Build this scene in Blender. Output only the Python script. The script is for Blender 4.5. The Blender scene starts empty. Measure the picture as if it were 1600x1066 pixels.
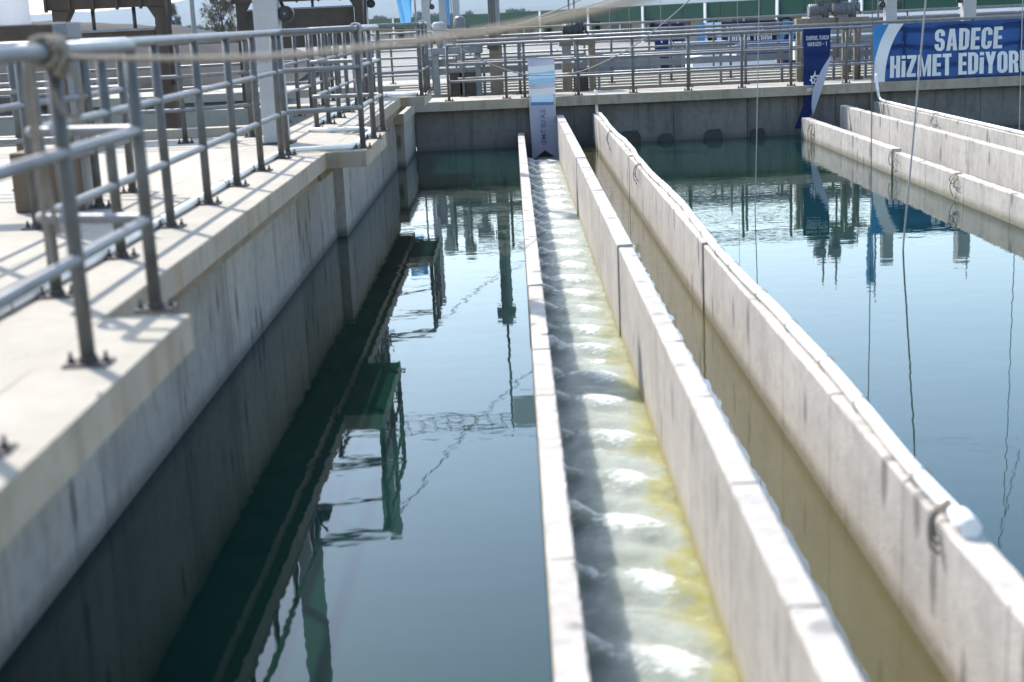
import bpy, bmesh, math, random
from mathutils import Vector, Matrix, Euler, noise as mnoise
random.seed(7)
C = bpy.context.scene.collection
R = math.radians
# ------------------------------------------------------------------ camera
cd = bpy.data.cameras.new('camera'); cam = bpy.data.objects.new('camera', cd); C.objects.link(cam)
bpy.context.scene.camera = cam
ROLL, FPX, W0 = R(2.6), 2222.0, 1600.0
PITCH = math.atan((507.2*math.cos(ROLL)+3*math.sin(ROLL))/FPX)
YAW = math.atan((-3*math.cos(ROLL)+507.2*math.sin(ROLL))/FPX*math.cos(PITCH))
Fw = Vector((-math.sin(YAW)*math.cos(PITCH), math.cos(YAW)*math.cos(PITCH), -math.sin(PITCH)))
R0 = Fw.cross(Vector((0, 0, 1))).normalized(); U0 = R0.cross(Fw)
Rt = R0*math.cos(ROLL)-U0*math.sin(ROLL)
Up = U0*math.cos(ROLL)+R0*math.sin(ROLL)
cam.matrix_world = Matrix(((Rt.x, Up.x, -Fw.x, 0), (Rt.y, Up.y, -Fw.y, 0), (Rt.z, Up.z, -Fw.z, 1.2), (0, 0, 0, 1)))
cd.sensor_width = 36; cd.lens = 36*FPX/W0
cd.clip_start = 0.1; cd.clip_end = 12000
cd.dof.use_dof = True; cd.dof.focus_distance = 20.0; cd.dof.aperture_fstop = 1.9
# ------------------------------------------------------------------ light
SUNV = Vector((-0.51, 0.74, 1.0)).normalized()          # direction towards the sun
ELEV = math.asin(SUNV.z); AZ = math.atan2(SUNV.x, SUNV.y)
w = bpy.data.worlds.new('World'); bpy.context.scene.world = w; w.use_nodes = True
wn = w.node_tree; bg = wn.nodes['Background']
sk = wn.nodes.new('ShaderNodeTexSky'); sk.sky_type = 'NISHITA'; sk.sun_disc = False
sk.sun_elevation = ELEV; sk.sun_rotation = AZ
sk.air_density = 1.3; sk.dust_density = 1.3; sk.ozone_density = 2.2
wn.links.new(sk.outputs[0], bg.inputs[0]); bg.inputs[1].default_value = 0.138
sd = bpy.data.lights.new('sun', 'SUN'); sd.energy = 2.5; sd.angle = R(0.53); sd.color = (1, 0.955, 0.89)
so = bpy.data.objects.new('sun', sd); C.objects.link(so)
so.rotation_euler = SUNV.to_track_quat('Z', 'Y').to_euler(); so.location = (0, 0, 30)
vs = bpy.context.scene.view_settings
vs.view_transform = 'Standard'; vs.look = 'None'; vs.gamma = 1; vs.use_curve_mapping = False
vs.exposure = 1.6
bpy.context.scene.cycles.max_bounces = 8
bpy.context.scene.cycles.use_denoising = True
# ------------------------------------------------------------------ materials
M = {}
def mat(name):
    m = bpy.data.materials.new(name); m.use_nodes = True; M[name] = m
    nt = m.node_tree; return m, nt, nt.nodes['Principled BSDF']
def N(nt, t, **kw):
    n = nt.nodes.new(t)
    for k, v in kw.items():
        if k in ('_in',):
            for a, b in v.items(): n.inputs[a].default_value = b
        else: setattr(n, k, v)
    return n
def L(nt, a, b): nt.links.new(a, b)
def col(c): return (c[0], c[1], c[2], 1)
def noise_tex(nt, vec, scale, stretch=(1, 1, 1), detail=4, rough=0.55):
    mp = N(nt, 'ShaderNodeMapping'); mp.inputs['Scale'].default_value = stretch; L(nt, vec, mp.inputs[0])
    t = N(nt, 'ShaderNodeTexNoise'); t.inputs['Scale'].default_value = scale
    t.inputs['Detail'].default_value = detail; t.inputs['Roughness'].default_value = rough
    L(nt, mp.outputs[0], t.inputs['Vector']); return t.outputs['Fac']
def ramp(nt, f, a, b, ca=(0, 0, 0), cb=(1, 1, 1)):
    r = N(nt, 'ShaderNodeValToRGB'); e = r.color_ramp.elements
    e[0].position = a; e[1].position = b; e[0].color = col(ca); e[1].color = col(cb)
    L(nt, f, r.inputs[0]); return r.outputs[0]
def mix(nt, f, a, b, mode='MIX'):
    n = N(nt, 'ShaderNodeMix', data_type='RGBA', blend_type=mode)
    if isinstance(f, (int, float)): n.inputs[0].default_value = f
    else: L(nt, f, n.inputs[0])
    for i, v in ((6, a), (7, b)):
        if isinstance(v, tuple): n.inputs[i].default_value = col(v)
        else: L(nt, v, n.inputs[i])
    return n.outputs[2]
def math_n(nt, op, a, b=None, clamp=False):
    n = N(nt, 'ShaderNodeMath', operation=op); n.use_clamp = clamp
    for i, v in ((0, a), (1, b)):
        if v is None: continue
        if isinstance(v, (int, float)): n.inputs[i].default_value = v
        else: L(nt, v, n.inputs[i])
    return n.outputs[0]
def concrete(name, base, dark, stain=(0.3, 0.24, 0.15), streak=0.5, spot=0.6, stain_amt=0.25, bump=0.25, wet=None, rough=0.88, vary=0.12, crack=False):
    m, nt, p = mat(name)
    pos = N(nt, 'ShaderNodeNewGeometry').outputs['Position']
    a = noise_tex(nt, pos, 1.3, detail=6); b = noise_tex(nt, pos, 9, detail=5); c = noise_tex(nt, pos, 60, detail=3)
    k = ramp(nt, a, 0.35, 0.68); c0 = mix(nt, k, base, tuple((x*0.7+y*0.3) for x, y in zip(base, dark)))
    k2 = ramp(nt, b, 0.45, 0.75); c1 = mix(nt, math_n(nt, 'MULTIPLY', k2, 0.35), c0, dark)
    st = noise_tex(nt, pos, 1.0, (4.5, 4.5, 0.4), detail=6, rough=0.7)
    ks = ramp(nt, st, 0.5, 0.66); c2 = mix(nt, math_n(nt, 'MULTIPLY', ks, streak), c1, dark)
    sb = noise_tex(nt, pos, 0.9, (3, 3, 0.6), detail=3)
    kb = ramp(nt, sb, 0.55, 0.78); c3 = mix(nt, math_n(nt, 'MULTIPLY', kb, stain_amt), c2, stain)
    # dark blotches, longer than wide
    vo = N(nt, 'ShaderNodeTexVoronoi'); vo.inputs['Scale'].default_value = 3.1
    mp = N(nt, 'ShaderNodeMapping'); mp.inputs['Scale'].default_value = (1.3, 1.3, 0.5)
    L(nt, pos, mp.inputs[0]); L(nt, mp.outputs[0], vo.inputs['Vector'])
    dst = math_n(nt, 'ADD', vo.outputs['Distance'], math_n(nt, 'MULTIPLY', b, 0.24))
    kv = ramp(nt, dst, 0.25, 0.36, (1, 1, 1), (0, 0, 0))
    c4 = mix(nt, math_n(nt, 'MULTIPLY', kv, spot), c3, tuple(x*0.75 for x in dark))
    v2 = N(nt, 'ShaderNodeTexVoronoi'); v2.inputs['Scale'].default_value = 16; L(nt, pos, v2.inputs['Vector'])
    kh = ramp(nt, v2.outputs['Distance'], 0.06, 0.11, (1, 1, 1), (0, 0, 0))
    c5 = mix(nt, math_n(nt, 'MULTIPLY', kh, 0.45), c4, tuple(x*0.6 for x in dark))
    if crack:
        dv = N(nt, 'ShaderNodeVectorMath', operation='ADD'); nz = N(nt, 'ShaderNodeTexNoise'); nz.inputs['Scale'].default_value = 2.5; nz.inputs['Detail'].default_value = 6
        L(nt, pos, nz.inputs['Vector']); L(nt, pos, dv.inputs[0]); L(nt, nz.outputs['Color'], dv.inputs[1])
        v3 = N(nt, 'ShaderNodeTexVoronoi', feature='DISTANCE_TO_EDGE'); v3.inputs['Scale'].default_value = 0.7; L(nt, dv.outputs[0], v3.inputs['Vector'])
        kc = ramp(nt, v3.outputs['Distance'], 0.001, 0.006, (1, 1, 1), (0, 0, 0))
        c5 = mix(nt, math_n(nt, 'MULTIPLY', math_n(nt, 'MULTIPLY', kc, ramp(nt, a, 0.45, 0.6)), 0.6), c5, tuple(x*0.5 for x in dark))
        big_ = ramp(nt, noise_tex(nt, pos, 0.8, detail=7, rough=0.7), 0.5, 0.72); c5 = mix(nt, math_n(nt, 'MULTIPLY', big_, 0.5), c5, dark)
    oi = N(nt, 'ShaderNodeObjectInfo').outputs['Random']
    v = math_n(nt, 'ADD', math_n(nt, 'MULTIPLY', oi, vary), 1-vary/2)
    hs = N(nt, 'ShaderNodeHueSaturation'); L(nt, v, hs.inputs['Value']); L(nt, c5, hs.inputs['Color'])
    out = hs.outputs[0]
    if wet:                                             # tide mark: damp, algae-darkened band just above the waterline
        z0, z1, wc = wet
        sep = N(nt, 'ShaderNodeSeparateXYZ'); L(nt, pos, sep.inputs[0])
        zz = math_n(nt, 'ADD', sep.outputs[2], math_n(nt, 'MULTIPLY', math_n(nt, 'SUBTRACT', b, 0.5), 0.12))
        mr = N(nt, 'ShaderNodeMapRange'); mr.inputs[1].default_value = z0; mr.inputs[2].default_value = z1
        mr.inputs[3].default_value = 0.8; mr.inputs[4].default_value = 0; L(nt, zz, mr.inputs[0])
        out = mix(nt, mr.outputs[0], out, wc)
    L(nt, out, p.inputs['Base Color']); p.inputs['Roughness'].default_value = rough
    h = math_n(nt, 'ADD', math_n(nt, 'MULTIPLY', b, 0.6), math_n(nt, 'MULTIPLY', c, 0.4))
    h = math_n(nt, 'SUBTRACT', h, math_n(nt, 'MULTIPLY', kh, 0.5))
    bp = N(nt, 'ShaderNodeBump'); bp.inputs['Strength'].default_value = bump; bp.inputs['Distance'].default_value = 0.02
    L(nt, h, bp.inputs['Height']); L(nt, bp.outputs[0], p.inputs['Normal'])
    return m
def plain(name, c, rough=0.5, metal=0.0, var=0.15, scale=6, dirt=None, bump=0.0):
    m, nt, p = mat(name)
    pos = N(nt, 'ShaderNodeNewGeometry').outputs['Position']
    f = noise_tex(nt, pos, scale, detail=5)
    d = dirt or tuple(x*(1-var*2) for x in c)
    k = ramp(nt, f, 0.35, 0.75)
    L(nt, mix(nt, k, c, d), p.inputs['Base Color'])
    p.inputs['Roughness'].default_value = rough; p.inputs['Metallic'].default_value = metal
    if bump:
        f2 = noise_tex(nt, pos, scale*6, detail=4)
        bp = N(nt, 'ShaderNodeBump'); bp.inputs['Strength'].default_value = bump; bp.inputs['Distance'].default_value = 0.02
        L(nt, f2, bp.inputs['Height']); L(nt, bp.outputs[0], p.inputs['Normal'])
    return m
def cloth(name, c, trans=0.25, rough=0.6):
    m, nt, p = mat(name)
    p.inputs['Base Color'].default_value = col(c); p.inputs['Roughness'].default_value = rough
    tr = N(nt, 'ShaderNodeBsdfTranslucent'); tr.inputs[0].default_value = col(c)
    ms = N(nt, 'ShaderNodeMixShader'); ms.inputs[0].default_value = trans
    o = nt.nodes['Material Output']; L(nt, p.outputs[0], ms.inputs[1]); L(nt, tr.outputs[0], ms.inputs[2]); L(nt, ms.outputs[0], o.inputs[0])
    return m
def water(name, body, bump_a, bump_b, body2=None, far=(12, 24), ior=1.333, det=3):
    """still water: teal or olive body, mirror-like top, low ripples (stronger towards the far end)"""
    m, nt, p = mat(name)
    pos = N(nt, 'ShaderNodeNewGeometry').outputs['Position']
    k = ramp(nt, noise_tex(nt, pos, 0.35, detail=3), 0.35, 0.7)
    L(nt, mix(nt, k, body, body2 or tuple(x*0.8 for x in body)), p.inputs['Base Color'])
    p.inputs['Roughness'].default_value = 0.015; p.inputs['IOR'].default_value = ior
    a = noise_tex(nt, pos, 1.0, (2.2, 3.4, 1), detail=det, rough=0.5)
    b = noise_tex(nt, pos, 1.0, (5, 12, 1), detail=2, rough=0.5)
    sep = N(nt, 'ShaderNodeSeparateXYZ'); L(nt, pos, sep.inputs[0])
    mr = N(nt, 'ShaderNodeMapRange'); mr.inputs[1].default_value = far[0]; mr.inputs[2].default_value = far[1]
    mr.inputs[3].default_value = 0.15; mr.inputs[4].default_value = 1.0; L(nt, sep.outputs[1], mr.inputs[0])
    pat = ramp(nt, noise_tex(nt, pos, 0.5, detail=1), 0.35, 0.65)
    bb = math_n(nt, 'MULTIPLY', math_n(nt, 'MULTIPLY', b, mr.outputs[0]), math_n(nt, 'ADD', math_n(nt, 'MULTIPLY', pat, 0.8), 0.2))
    h = math_n(nt, 'ADD', math_n(nt, 'MULTIPLY', a, bump_a), math_n(nt, 'MULTIPLY', bb, bump_b))
    bp = N(nt, 'ShaderNodeBump'); bp.inputs['Strength'].default_value = 1; bp.inputs['Distance'].default_value = 1
    L(nt, h, bp.inputs['Height']); L(nt, bp.outputs[0], p.inputs['Normal'])
    return m
concrete('deck_concrete', (0.335, 0.295, 0.24), (0.2, 0.19, 0.15), streak=0.0, spot=0.12, stain_amt=0.35, bump=0.3, vary=0.06, crack=True)
concrete('fascia_concrete', (0.34, 0.285, 0.21), (0.15, 0.12, 0.085), stain=(0.28, 0.17, 0.07), streak=0.5, spot=0.3, stain_amt=0.7)
concrete('ledge_concrete', (0.24, 0.185, 0.12), (0.11, 0.085, 0.06), streak=0.6, spot=0.4, stain_amt=0.5, bump=0.9)
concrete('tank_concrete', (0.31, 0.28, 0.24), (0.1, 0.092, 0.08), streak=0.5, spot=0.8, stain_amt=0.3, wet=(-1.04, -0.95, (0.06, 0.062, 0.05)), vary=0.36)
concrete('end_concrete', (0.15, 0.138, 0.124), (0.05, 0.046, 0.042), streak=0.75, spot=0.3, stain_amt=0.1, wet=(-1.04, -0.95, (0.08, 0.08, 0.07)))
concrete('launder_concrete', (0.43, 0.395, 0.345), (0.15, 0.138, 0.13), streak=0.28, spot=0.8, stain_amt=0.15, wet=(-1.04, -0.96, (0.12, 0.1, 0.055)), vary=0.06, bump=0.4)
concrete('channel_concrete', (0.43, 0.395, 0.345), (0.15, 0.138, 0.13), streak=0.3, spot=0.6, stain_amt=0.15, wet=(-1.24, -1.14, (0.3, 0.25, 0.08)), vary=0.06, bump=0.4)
concrete('pillar_concrete', (0.36, 0.355, 0.35), (0.27, 0.27, 0.27), streak=0.3, spot=0.1, stain_amt=0.1)
plain('rail_paint', (0.18, 0.187, 0.198), rough=0.46, metal=0.25, var=0.12, scale=9, bump=0.08, dirt=(0.125, 0.12, 0.112))
plain('post_paint', (0.112, 0.113, 0.11), rough=0.55, metal=0.2, var=0.15, scale=9, bump=0.08, dirt=(0.07, 0.062, 0.05))
plain('galvanised', (0.2, 0.21, 0.225), rough=0.45, metal=0.4, var=0.15, scale=8)
plain('rust_plate', (0.07, 0.06, 0.055), rough=0.8, var=0.25, scale=30)
plain('wet_flap', (0.01, 0.01, 0.0095), rough=0.5, var=0.2, scale=12)
plain('pvc_white', (0.78, 0.77, 0.76), rough=0.35, var=0.05, scale=5, dirt=(0.62, 0.58, 0.5))
plain('rope_fibre', (0.33, 0.28, 0.215), rough=0.9, var=0.2, scale=90, bump=0.6)
plain('rope_white', (0.33, 0.315, 0.29), rough=0.9, var=0.12, scale=60)
plain('wire_dark', (0.12, 0.11, 0.1), rough=0.7)
plain('gate_paint', (0.085, 0.066, 0.052), rough=0.65, var=0.18, scale=5)
plain('tan_paint', (0.15, 0.11, 0.075), rough=0.7, var=0.18, scale=5)
plain('wood_beige', (0.2, 0.16, 0.11), rough=0.8, var=0.2, scale=7, bump=0.3)
plain('motor_dark', (0.035, 0.035, 0.04), rough=0.45, var=0.2, scale=20)
plain('motor_grey', (0.14, 0.145, 0.155), rough=0.5, var=0.2, scale=20)
plain('black_rubber', (0.012, 0.012, 0.013), rough=0.5, var=0.1)
plain('green_sheet', (0.003, 0.045, 0.03), rough=0.5, var=0.06, scale=1)
plain('green_dark', (0.006, 0.045, 0.03), rough=0.5, var=0.06, scale=1)
plain('cream_wall', (0.33, 0.31, 0.25), rough=0.8, var=0.05, scale=1)
plain('white_paint', (0.78, 0.78, 0.78), rough=0.5, var=0.04)
plain('blue_plastic', (0.012, 0.03, 0.16), rough=0.45, var=0.1)
plain('panel_grey', (0.15, 0.155, 0.17), rough=0.5, var=0.08)
plain('earth', (0.2, 0.19, 0.17), rough=1, var=0.2, scale=0.4, bump=0.3)
plain('geotextile', (0.048, 0.045, 0.041), rough=0.85, var=0.16, scale=1.2, bump=0.35)
plain('hill_green', (0.04, 0.055, 0.035), rough=1, var=0.25, scale=0.01)
plain('leaf', (0.03, 0.04, 0.018), rough=0.8, var=0.25, scale=3)
plain('leaf_dry', (0.15, 0.12, 0.075), rough=0.85, var=0.25, scale=3)
plain('bark', (0.1, 0.08, 0.06), rough=0.9)
cloth('cloth_navy', (0.006, 0.017, 0.075)); cloth('cloth_blue', (0.014, 0.042, 0.13), 0.5)
cloth('cloth_sky', (0.12, 0.33, 0.55), 0.45); cloth('cloth_white', (0.5, 0.5, 0.53), 0.25); cloth('cloth_lilac', (0.36, 0.355, 0.43), 0.15)
plain('print_white', (0.68, 0.65, 0.62), rough=0.6, var=0.02); plain('print_blue', (0.06, 0.16, 0.3), rough=0.6, var=0.02)
plain('print_teal', (0.3, 0.52, 0.62), rough=0.6, var=0.05); plain('print_pale', (0.5, 0.65, 0.78), rough=0.6, var=0.05)
plain('print_cyan', (0.02, 0.18, 0.42), rough=0.6, var=0.03); plain('print_navy', (0.006, 0.016, 0.075), rough=0.6, var=0.03)
plain('print_slate', (0.08, 0.12, 0.2), rough=0.6, var=0.03)
water('tank_water', (0.0025, 0.0185, 0.0150), 0.0012, 0.0019, (0.0035, 0.0225, 0.0150))
water('side_water', (0.066, 0.060, 0.024), 0.0036, 0.0022, (0.045, 0.04, 0.015), far=(8, 20), ior=1.5, det=0)
for n_ in ('green_sheet', 'green_dark', 'geotextile', 'gate_paint', 'tan_paint', 'cream_wall', 'cloth_navy', 'cloth_blue'):
    M[n_].node_tree.nodes['Principled BSDF'].inputs['Specular IOR Level'].default_value = 0.12
# ------------------------------------------------------------------ mesh helpers
class MB:
    def __init__(s): s.bm = bmesh.new()
    def box(s, x0, x1, y0, y1, z0, z1, bev=0):
        v = [s.bm.verts.new((x, y, z)) for x in (x0, x1) for y in (y0, y1) for z in (z0, z1)]
        f = [(0, 1, 3, 2), (4, 6, 7, 5), (0, 4, 5, 1), (2, 3, 7, 6), (0, 2, 6, 4), (1, 5, 7, 3)]
        fs = [s.bm.faces.new([v[i] for i in q]) for q in f]
        if bev:
            es = list({e for q in fs for e in q.edges})
            bmesh.ops.bevel(s.bm, geom=es, offset=bev, segments=2, affect='EDGES', profile=0.5)
        return s
    def prism(s, pts, axis, a, b):
        """polygon pts (2-D) extruded along axis from a to b"""
        def P(u, v, t): return {'x': (t, u, v), 'y': (u, t, v), 'z': (u, v, t)}[axis]
        A = [s.bm.verts.new(P(u, v, a)) for u, v in pts]; B = [s.bm.verts.new(P(u, v, b)) for u, v in pts]
        n = len(pts); s.bm.faces.new(A); s.bm.faces.new(B[::-1])
        for i in range(n): s.bm.faces.new((A[i], B[i], B[(i+1) % n], A[(i+1) % n]))
        return s
    def tube(s, pts, r, n=10, caps=True):
        pts = [Vector(p) for p in pts]; rings = []
        t0 = (pts[1]-pts[0]).normalized()
        nrm = t0.orthogonal().normalized()
        for i, p in enumerate(pts):
            a = pts[max(i-1, 0)]; b = pts[min(i+1, len(pts)-1)]; t = (b-a).normalized()
            nrm = (nrm-t*nrm.dot(t)).normalized(); bn = t.cross(nrm)
            rr = r[i] if isinstance(r, (list, tuple)) else r
            rings.append([s.bm.verts.new(p+(nrm*math.cos(2*math.pi*k/n)+bn*math.sin(2*math.pi*k/n))*rr) for k in range(n)])
        for A, B in zip(rings, rings[1:]):
            for k in range(n):
                f = s.bm.faces.new((A[k], A[(k+1) % n], B[(k+1) % n], B[k])); f.smooth = True
        if caps: s.bm.faces.new(rings[0][::-1]); s.bm.faces.new(rings[-1])
        return s
    def ball(s, c, r, sz=(1, 1, 1), n=12):
        g = bmesh.ops.create_uvsphere(s.bm, u_segments=n, v_segments=max(6, n//2+2), radius=r)
        for v in g['verts']: v.co = Vector((v.co.x*sz[0], v.co.y*sz[1], v.co.z*sz[2]))+Vector(c)
        for v in g['verts']:
            for f in v.link_faces: f.smooth = True
        return s
    def grid(s, fn, nu, nv, smooth=True):
        vs = [[s.bm.verts.new(fn(i/nu, j/nv)) for j in range(nv+1)] for i in range(nu+1)]
        for i in range(nu):
            for j in range(nv):
                f = s.bm.faces.new((vs[i][j], vs[i+1][j], vs[i+1][j+1], vs[i][j+1])); f.smooth = smooth
        return s
    def build(s, name, m, parent=None, **props):
        bmesh.ops.recalc_face_normals(s.bm, faces=s.bm.faces)
        me = bpy.data.meshes.new(name); s.bm.to_mesh(me); s.bm.free()
        me.materials.append(M[m] if isinstance(m, str) else m)
        o = bpy.data.objects.new(name, me); C.objects.link(o)
        if parent: o.parent = parent; o.matrix_parent_inverse = parent.matrix_world.inverted() if False else Matrix.Translation(-parent_loc(parent))
        for k, v in props.items(): o[k] = v
        return o
def parent_loc(p):
    v = Vector(p.location)
    if p.parent: v = v+0*v if p.type != 'EMPTY' else v+parent_loc(p.parent)
    return v
def thing(name, label, cat, loc=(0, 0, 0), group=None):
    o = bpy.data.objects.new(name, None); C.objects.link(o); o.location = loc; o.empty_display_size = 0.2
    o['label'] = label; o['category'] = cat
    if group: o['group'] = group
    return o
def tag(o, label, cat, group=None):
    o['label'] = label; o['category'] = cat
    if group: o['group'] = group
    return o
def struct(o): o['kind'] = 'structure'; return o
def fillet(pts, r=0.08, n=5):
    """round the corners of a polyline"""
    pts = [Vector(p) for p in pts]; out = [pts[0]]
    for a, b, c in zip(pts, pts[1:], pts[2:]):
        u = (a-b); v = (c-b); d = min(r, u.length/2, v.length/2)
        p = b+u.normalized()*d; q = b+v.normalized()*d
        for i in range(n+1):
            t = i/n; out.append(p*(1-t)**2+b*2*t*(1-t)+q*t*t)
    out.append(pts[-1]); return out
def catmull(pts, n=10):
    pts = [Vector(p) for p in pts]; P = [pts[0]*2-pts[1]]+pts+[pts[-1]*2-pts[-2]]; out = []
    for i in range(1, len(P)-2):
        a, b, c, d = P[i-1:i+3]
        for k in range(n):
            t = k/n
            out.append(0.5*((2*b)+(c-a)*t+(2*a-5*b+4*c-d)*t*t+(3*b-a-3*c+d)*t**3))
    out.append(pts[-1]); return out
def text(body, name, m, parent, loc, size, sx=1.0, rot=(math.pi/2, 0, 0), off=0.0, align='CENTER', width=None, ext=0.002):
    cu = bpy.data.curves.new(name, 'FONT'); cu.body = body; cu.size = size; cu.align_x = align; cu.offset = off; cu.extrude = ext
    cu.resolution_u = 3
    cu.materials.append(M[m]); o = bpy.data.objects.new(name, cu); C.objects.link(o)
    o.parent = parent; o.location = Vector(loc)-parent_loc(parent); o.rotation_euler = rot; o.scale = (sx, 1, 1)
    bpy.context.view_layer.update()
    if width: o.scale = (width/max(cu_dim(o), 1e-4), 1, 1)
    me = bpy.data.meshes.new_from_object(o.evaluated_get(bpy.context.evaluated_depsgraph_get())); me.name = name
    q = bpy.data.objects.new(name, me); C.objects.link(q); q.parent = o.parent; q.location = o.location; q.rotation_euler = rot; q.scale = o.scale
    bpy.data.objects.remove(o); bpy.data.curves.remove(cu)
    return q
def cu_dim(o):
    xs = [c[0] for c in o.bound_box]; return max(xs)-min(xs)
WZ = -1.06                                               # tank water level
# ------------------------------------------------------------------ decks (setting)
def rough_slab(x0, x1, y0, y1, z0, z1, name, m='deck_concrete', step=0.5, jit=0.006):
    nx = max(1, min(30, int((x1-x0)/step))); ny = max(1, min(80, int((y1-y0)/step)))
    b = MB(); top = {}; bot = {}
    for i in range(nx+1):
        for j in range(ny+1):
            x = x0+(x1-x0)*i/nx; y = y0+(y1-y0)*j/ny
            top[i, j] = b.bm.verts.new((x, y, z1+random.uniform(-jit, jit)*0.3))
            if i in (0, nx) or j in (0, ny): bot[i, j] = b.bm.verts.new((x, y, z0))
    for i in range(nx):
        for j in range(ny): b.bm.faces.new((top[i, j], top[i+1, j], top[i+1, j+1], top[i, j+1]))
    for i in range(nx):
        for j in (0, ny): b.bm.faces.new((top[i, j], top[i+1, j], bot[i+1, j], bot[i, j]))
    for j in range(ny):
        for i in (0, nx): b.bm.faces.new((top[i, j], top[i, j+1], bot[i, j+1], bot[i, j]))
    b.bm.faces.new([bot[0, 0], bot[nx, 0], bot[nx, ny], bot[0, ny]])
    return struct(b.build(name, m))
rough_slab(-2.393, -1.596, -4, 22.185, 0.026, 0.156, 'walkway')  # left deck, its rails, ropes, pillars and gates: coordinates scaled about the camera
rough_slab(-10, -2.397, -4, 14.355, 0.026, 0.154, 'walkway')
for ya, yb in ((-4, 5.272), (11.989, 13.964), (20.315, 22.185)):
    rough_slab(-1.592, -1.262, ya, yb, 0.026, 0.156, 'walkway')
# visible slab edges: a paler cast fascia with drip stains, 3 mm proud of the slab
def edge_strip(x, ya, yb, n):
    MB().box(x-0.02, x+0.004, ya, yb, 0.023, 0.152).build('walkway_edge', 'fascia_concrete', None, kind='structure')
for (x, ya, yb) in ((-1.262, -4, 5.276), (-1.596, 5.28, 11.983), (-1.262, 11.985, 13.968), (-1.596, 13.972, 20.309), (-1.262, 20.311, 22.189)):
    edge_strip(x, ya, yb, 6)
for ya in (11.985, 20.311): MB().box(-1.592, -1.286, ya-0.003, ya+0.02, 0.023, 0.152).build('walkway_edge', 'fascia_concrete', None, kind='structure')
rough_slab(-10, 16, 25.1, 26.5, -0.36, -0.2, 'far_walkway')
rough_slab(-10, -1.72, 22.3, 25.09, -0.36, -0.2, 'far_walkway')
MB().box(-1.3, 16, 25.094, 25.12, -0.363, -0.206).build('far_walkway_edge', 'fascia_concrete', None, kind='structure')
rough_slab(-10, 16, 32.8, 35.5, -0.4, -0.22, 'far_walkway')
rough_slab(-1.25, 9, -4, 0.5, 0.02, 0.15, 'walkway')
# earth under and beyond everything
def ground_z(x, y): return -1.9 if y < 36 else -1.9+min(1.0, (y-36)/6)*1.5
b = MB(); ys = [-400, -60, -6, 36, 38, 40, 42, 60, 120, 300, 900, 3000, 9000]; xs = [-6000, -1500, -300, -60, -20, 0, 20, 60, 300, 1500, 6000]
vv = [[b.bm.verts.new((x, y, ground_z(x, y))) for x in xs] for y in ys]
for j in range(len(ys)-1):
    for i in range(len(xs)-1): b.bm.faces.new((vv[j][i], vv[j][i+1], vv[j+1][i+1], vv[j+1][i]))
struct(b.build('ground', 'earth'))
# ------------------------------------------------------------------ tank walls
def panelled(name, label, cat, x0, x1, z0, z1, joints, m, axis='y', group=None, proud=None, gap=0.009, core=0.03, jit=0.006):
    """a wall along Y (or X) of cast panels with recessed joints; proud(mid) -> (sideways, up) offsets"""
    root = thing(name, label, cat, ((x0+x1)/2, joints[0], z0) if axis == 'y' else (joints[0], (x0+x1)/2, z0), group)
    for a, c in zip(joints, joints[1:]):
        dx, dz = proud((a+c)/2) if proud else (0, 0)
        b = MB(); nl = max(2, int((c-a)/0.07)); rows = []
        for k in range(nl+1):
            t = a+gap/2+(c-a-gap)*k/nl
            j = lambda: random.uniform(-jit, jit)
            ch = 0.008
            sec = [(x0-dx, z0), (x0-dx, z1+dz-ch+j()*0.6), (x0-dx+ch+j()*0.5, z1+dz+j()*0.7), (x1-ch+j()*0.5, z1+dz+j()*0.7), (x1, z1+dz-ch+j()*0.6), (x1, z0)]
            rows.append([b.bm.verts.new((u, t, v) if axis == 'y' else (t, u, v)) for u, v in sec])
        for A, B in zip(rows, rows[1:]):
            for q in range(5): b.bm.faces.new((A[q], A[q+1], B[q+1], B[q]))
        b.bm.faces.new(rows[0]); b.bm.faces.new(rows[-1][::-1])
        b.build('wall_panel', m, root)
    b = MB()
    if axis == 'y': b.box(x0+core, x1-core, joints[0]+0.02, joints[-1]-0.02, z0, z1-core)
    else: b.box(joints[0]+0.02, joints[-1]-0.02, x0+core, x1-core, z0, z1-core)
    b.build('wall_core', m, root)
    return root
def steps(a, b, d, irr=0.06):
    n = max(1, round((b-a)/d)); out = [a+(b-a)*i/n for i in range(n+1)]
    return [out[0]]+[v+random.uniform(-irr, irr) for v in out[1:-1]]+[out[-1]]
BOT = -1.9
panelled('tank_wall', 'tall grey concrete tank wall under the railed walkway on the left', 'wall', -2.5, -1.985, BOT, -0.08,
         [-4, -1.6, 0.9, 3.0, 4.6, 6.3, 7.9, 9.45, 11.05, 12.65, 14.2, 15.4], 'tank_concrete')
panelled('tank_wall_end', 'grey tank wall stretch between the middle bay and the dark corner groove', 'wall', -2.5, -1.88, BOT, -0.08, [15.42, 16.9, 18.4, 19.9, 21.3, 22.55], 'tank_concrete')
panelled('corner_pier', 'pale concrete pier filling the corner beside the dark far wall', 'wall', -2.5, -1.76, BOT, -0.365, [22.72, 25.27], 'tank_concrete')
MB().box(-2.4, -1.668, -4, 11.92, -0.077, 0.024).build('ledge', 'ledge_concrete', None, kind='structure')
MB().box(-2.4, -1.64, 11.92, 22.18, -0.077, 0.024).build('ledge', 'ledge_concrete', None, kind='structure')
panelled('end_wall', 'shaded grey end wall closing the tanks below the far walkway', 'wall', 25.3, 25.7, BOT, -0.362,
         [-1.755, 0.1, 0.8, 1.42, 2.8, 4.1, 5.0, 5.65, 6.35, 8.2, 10.2, 12.2, 14.2, 16], 'end_concrete', axis='x')
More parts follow.
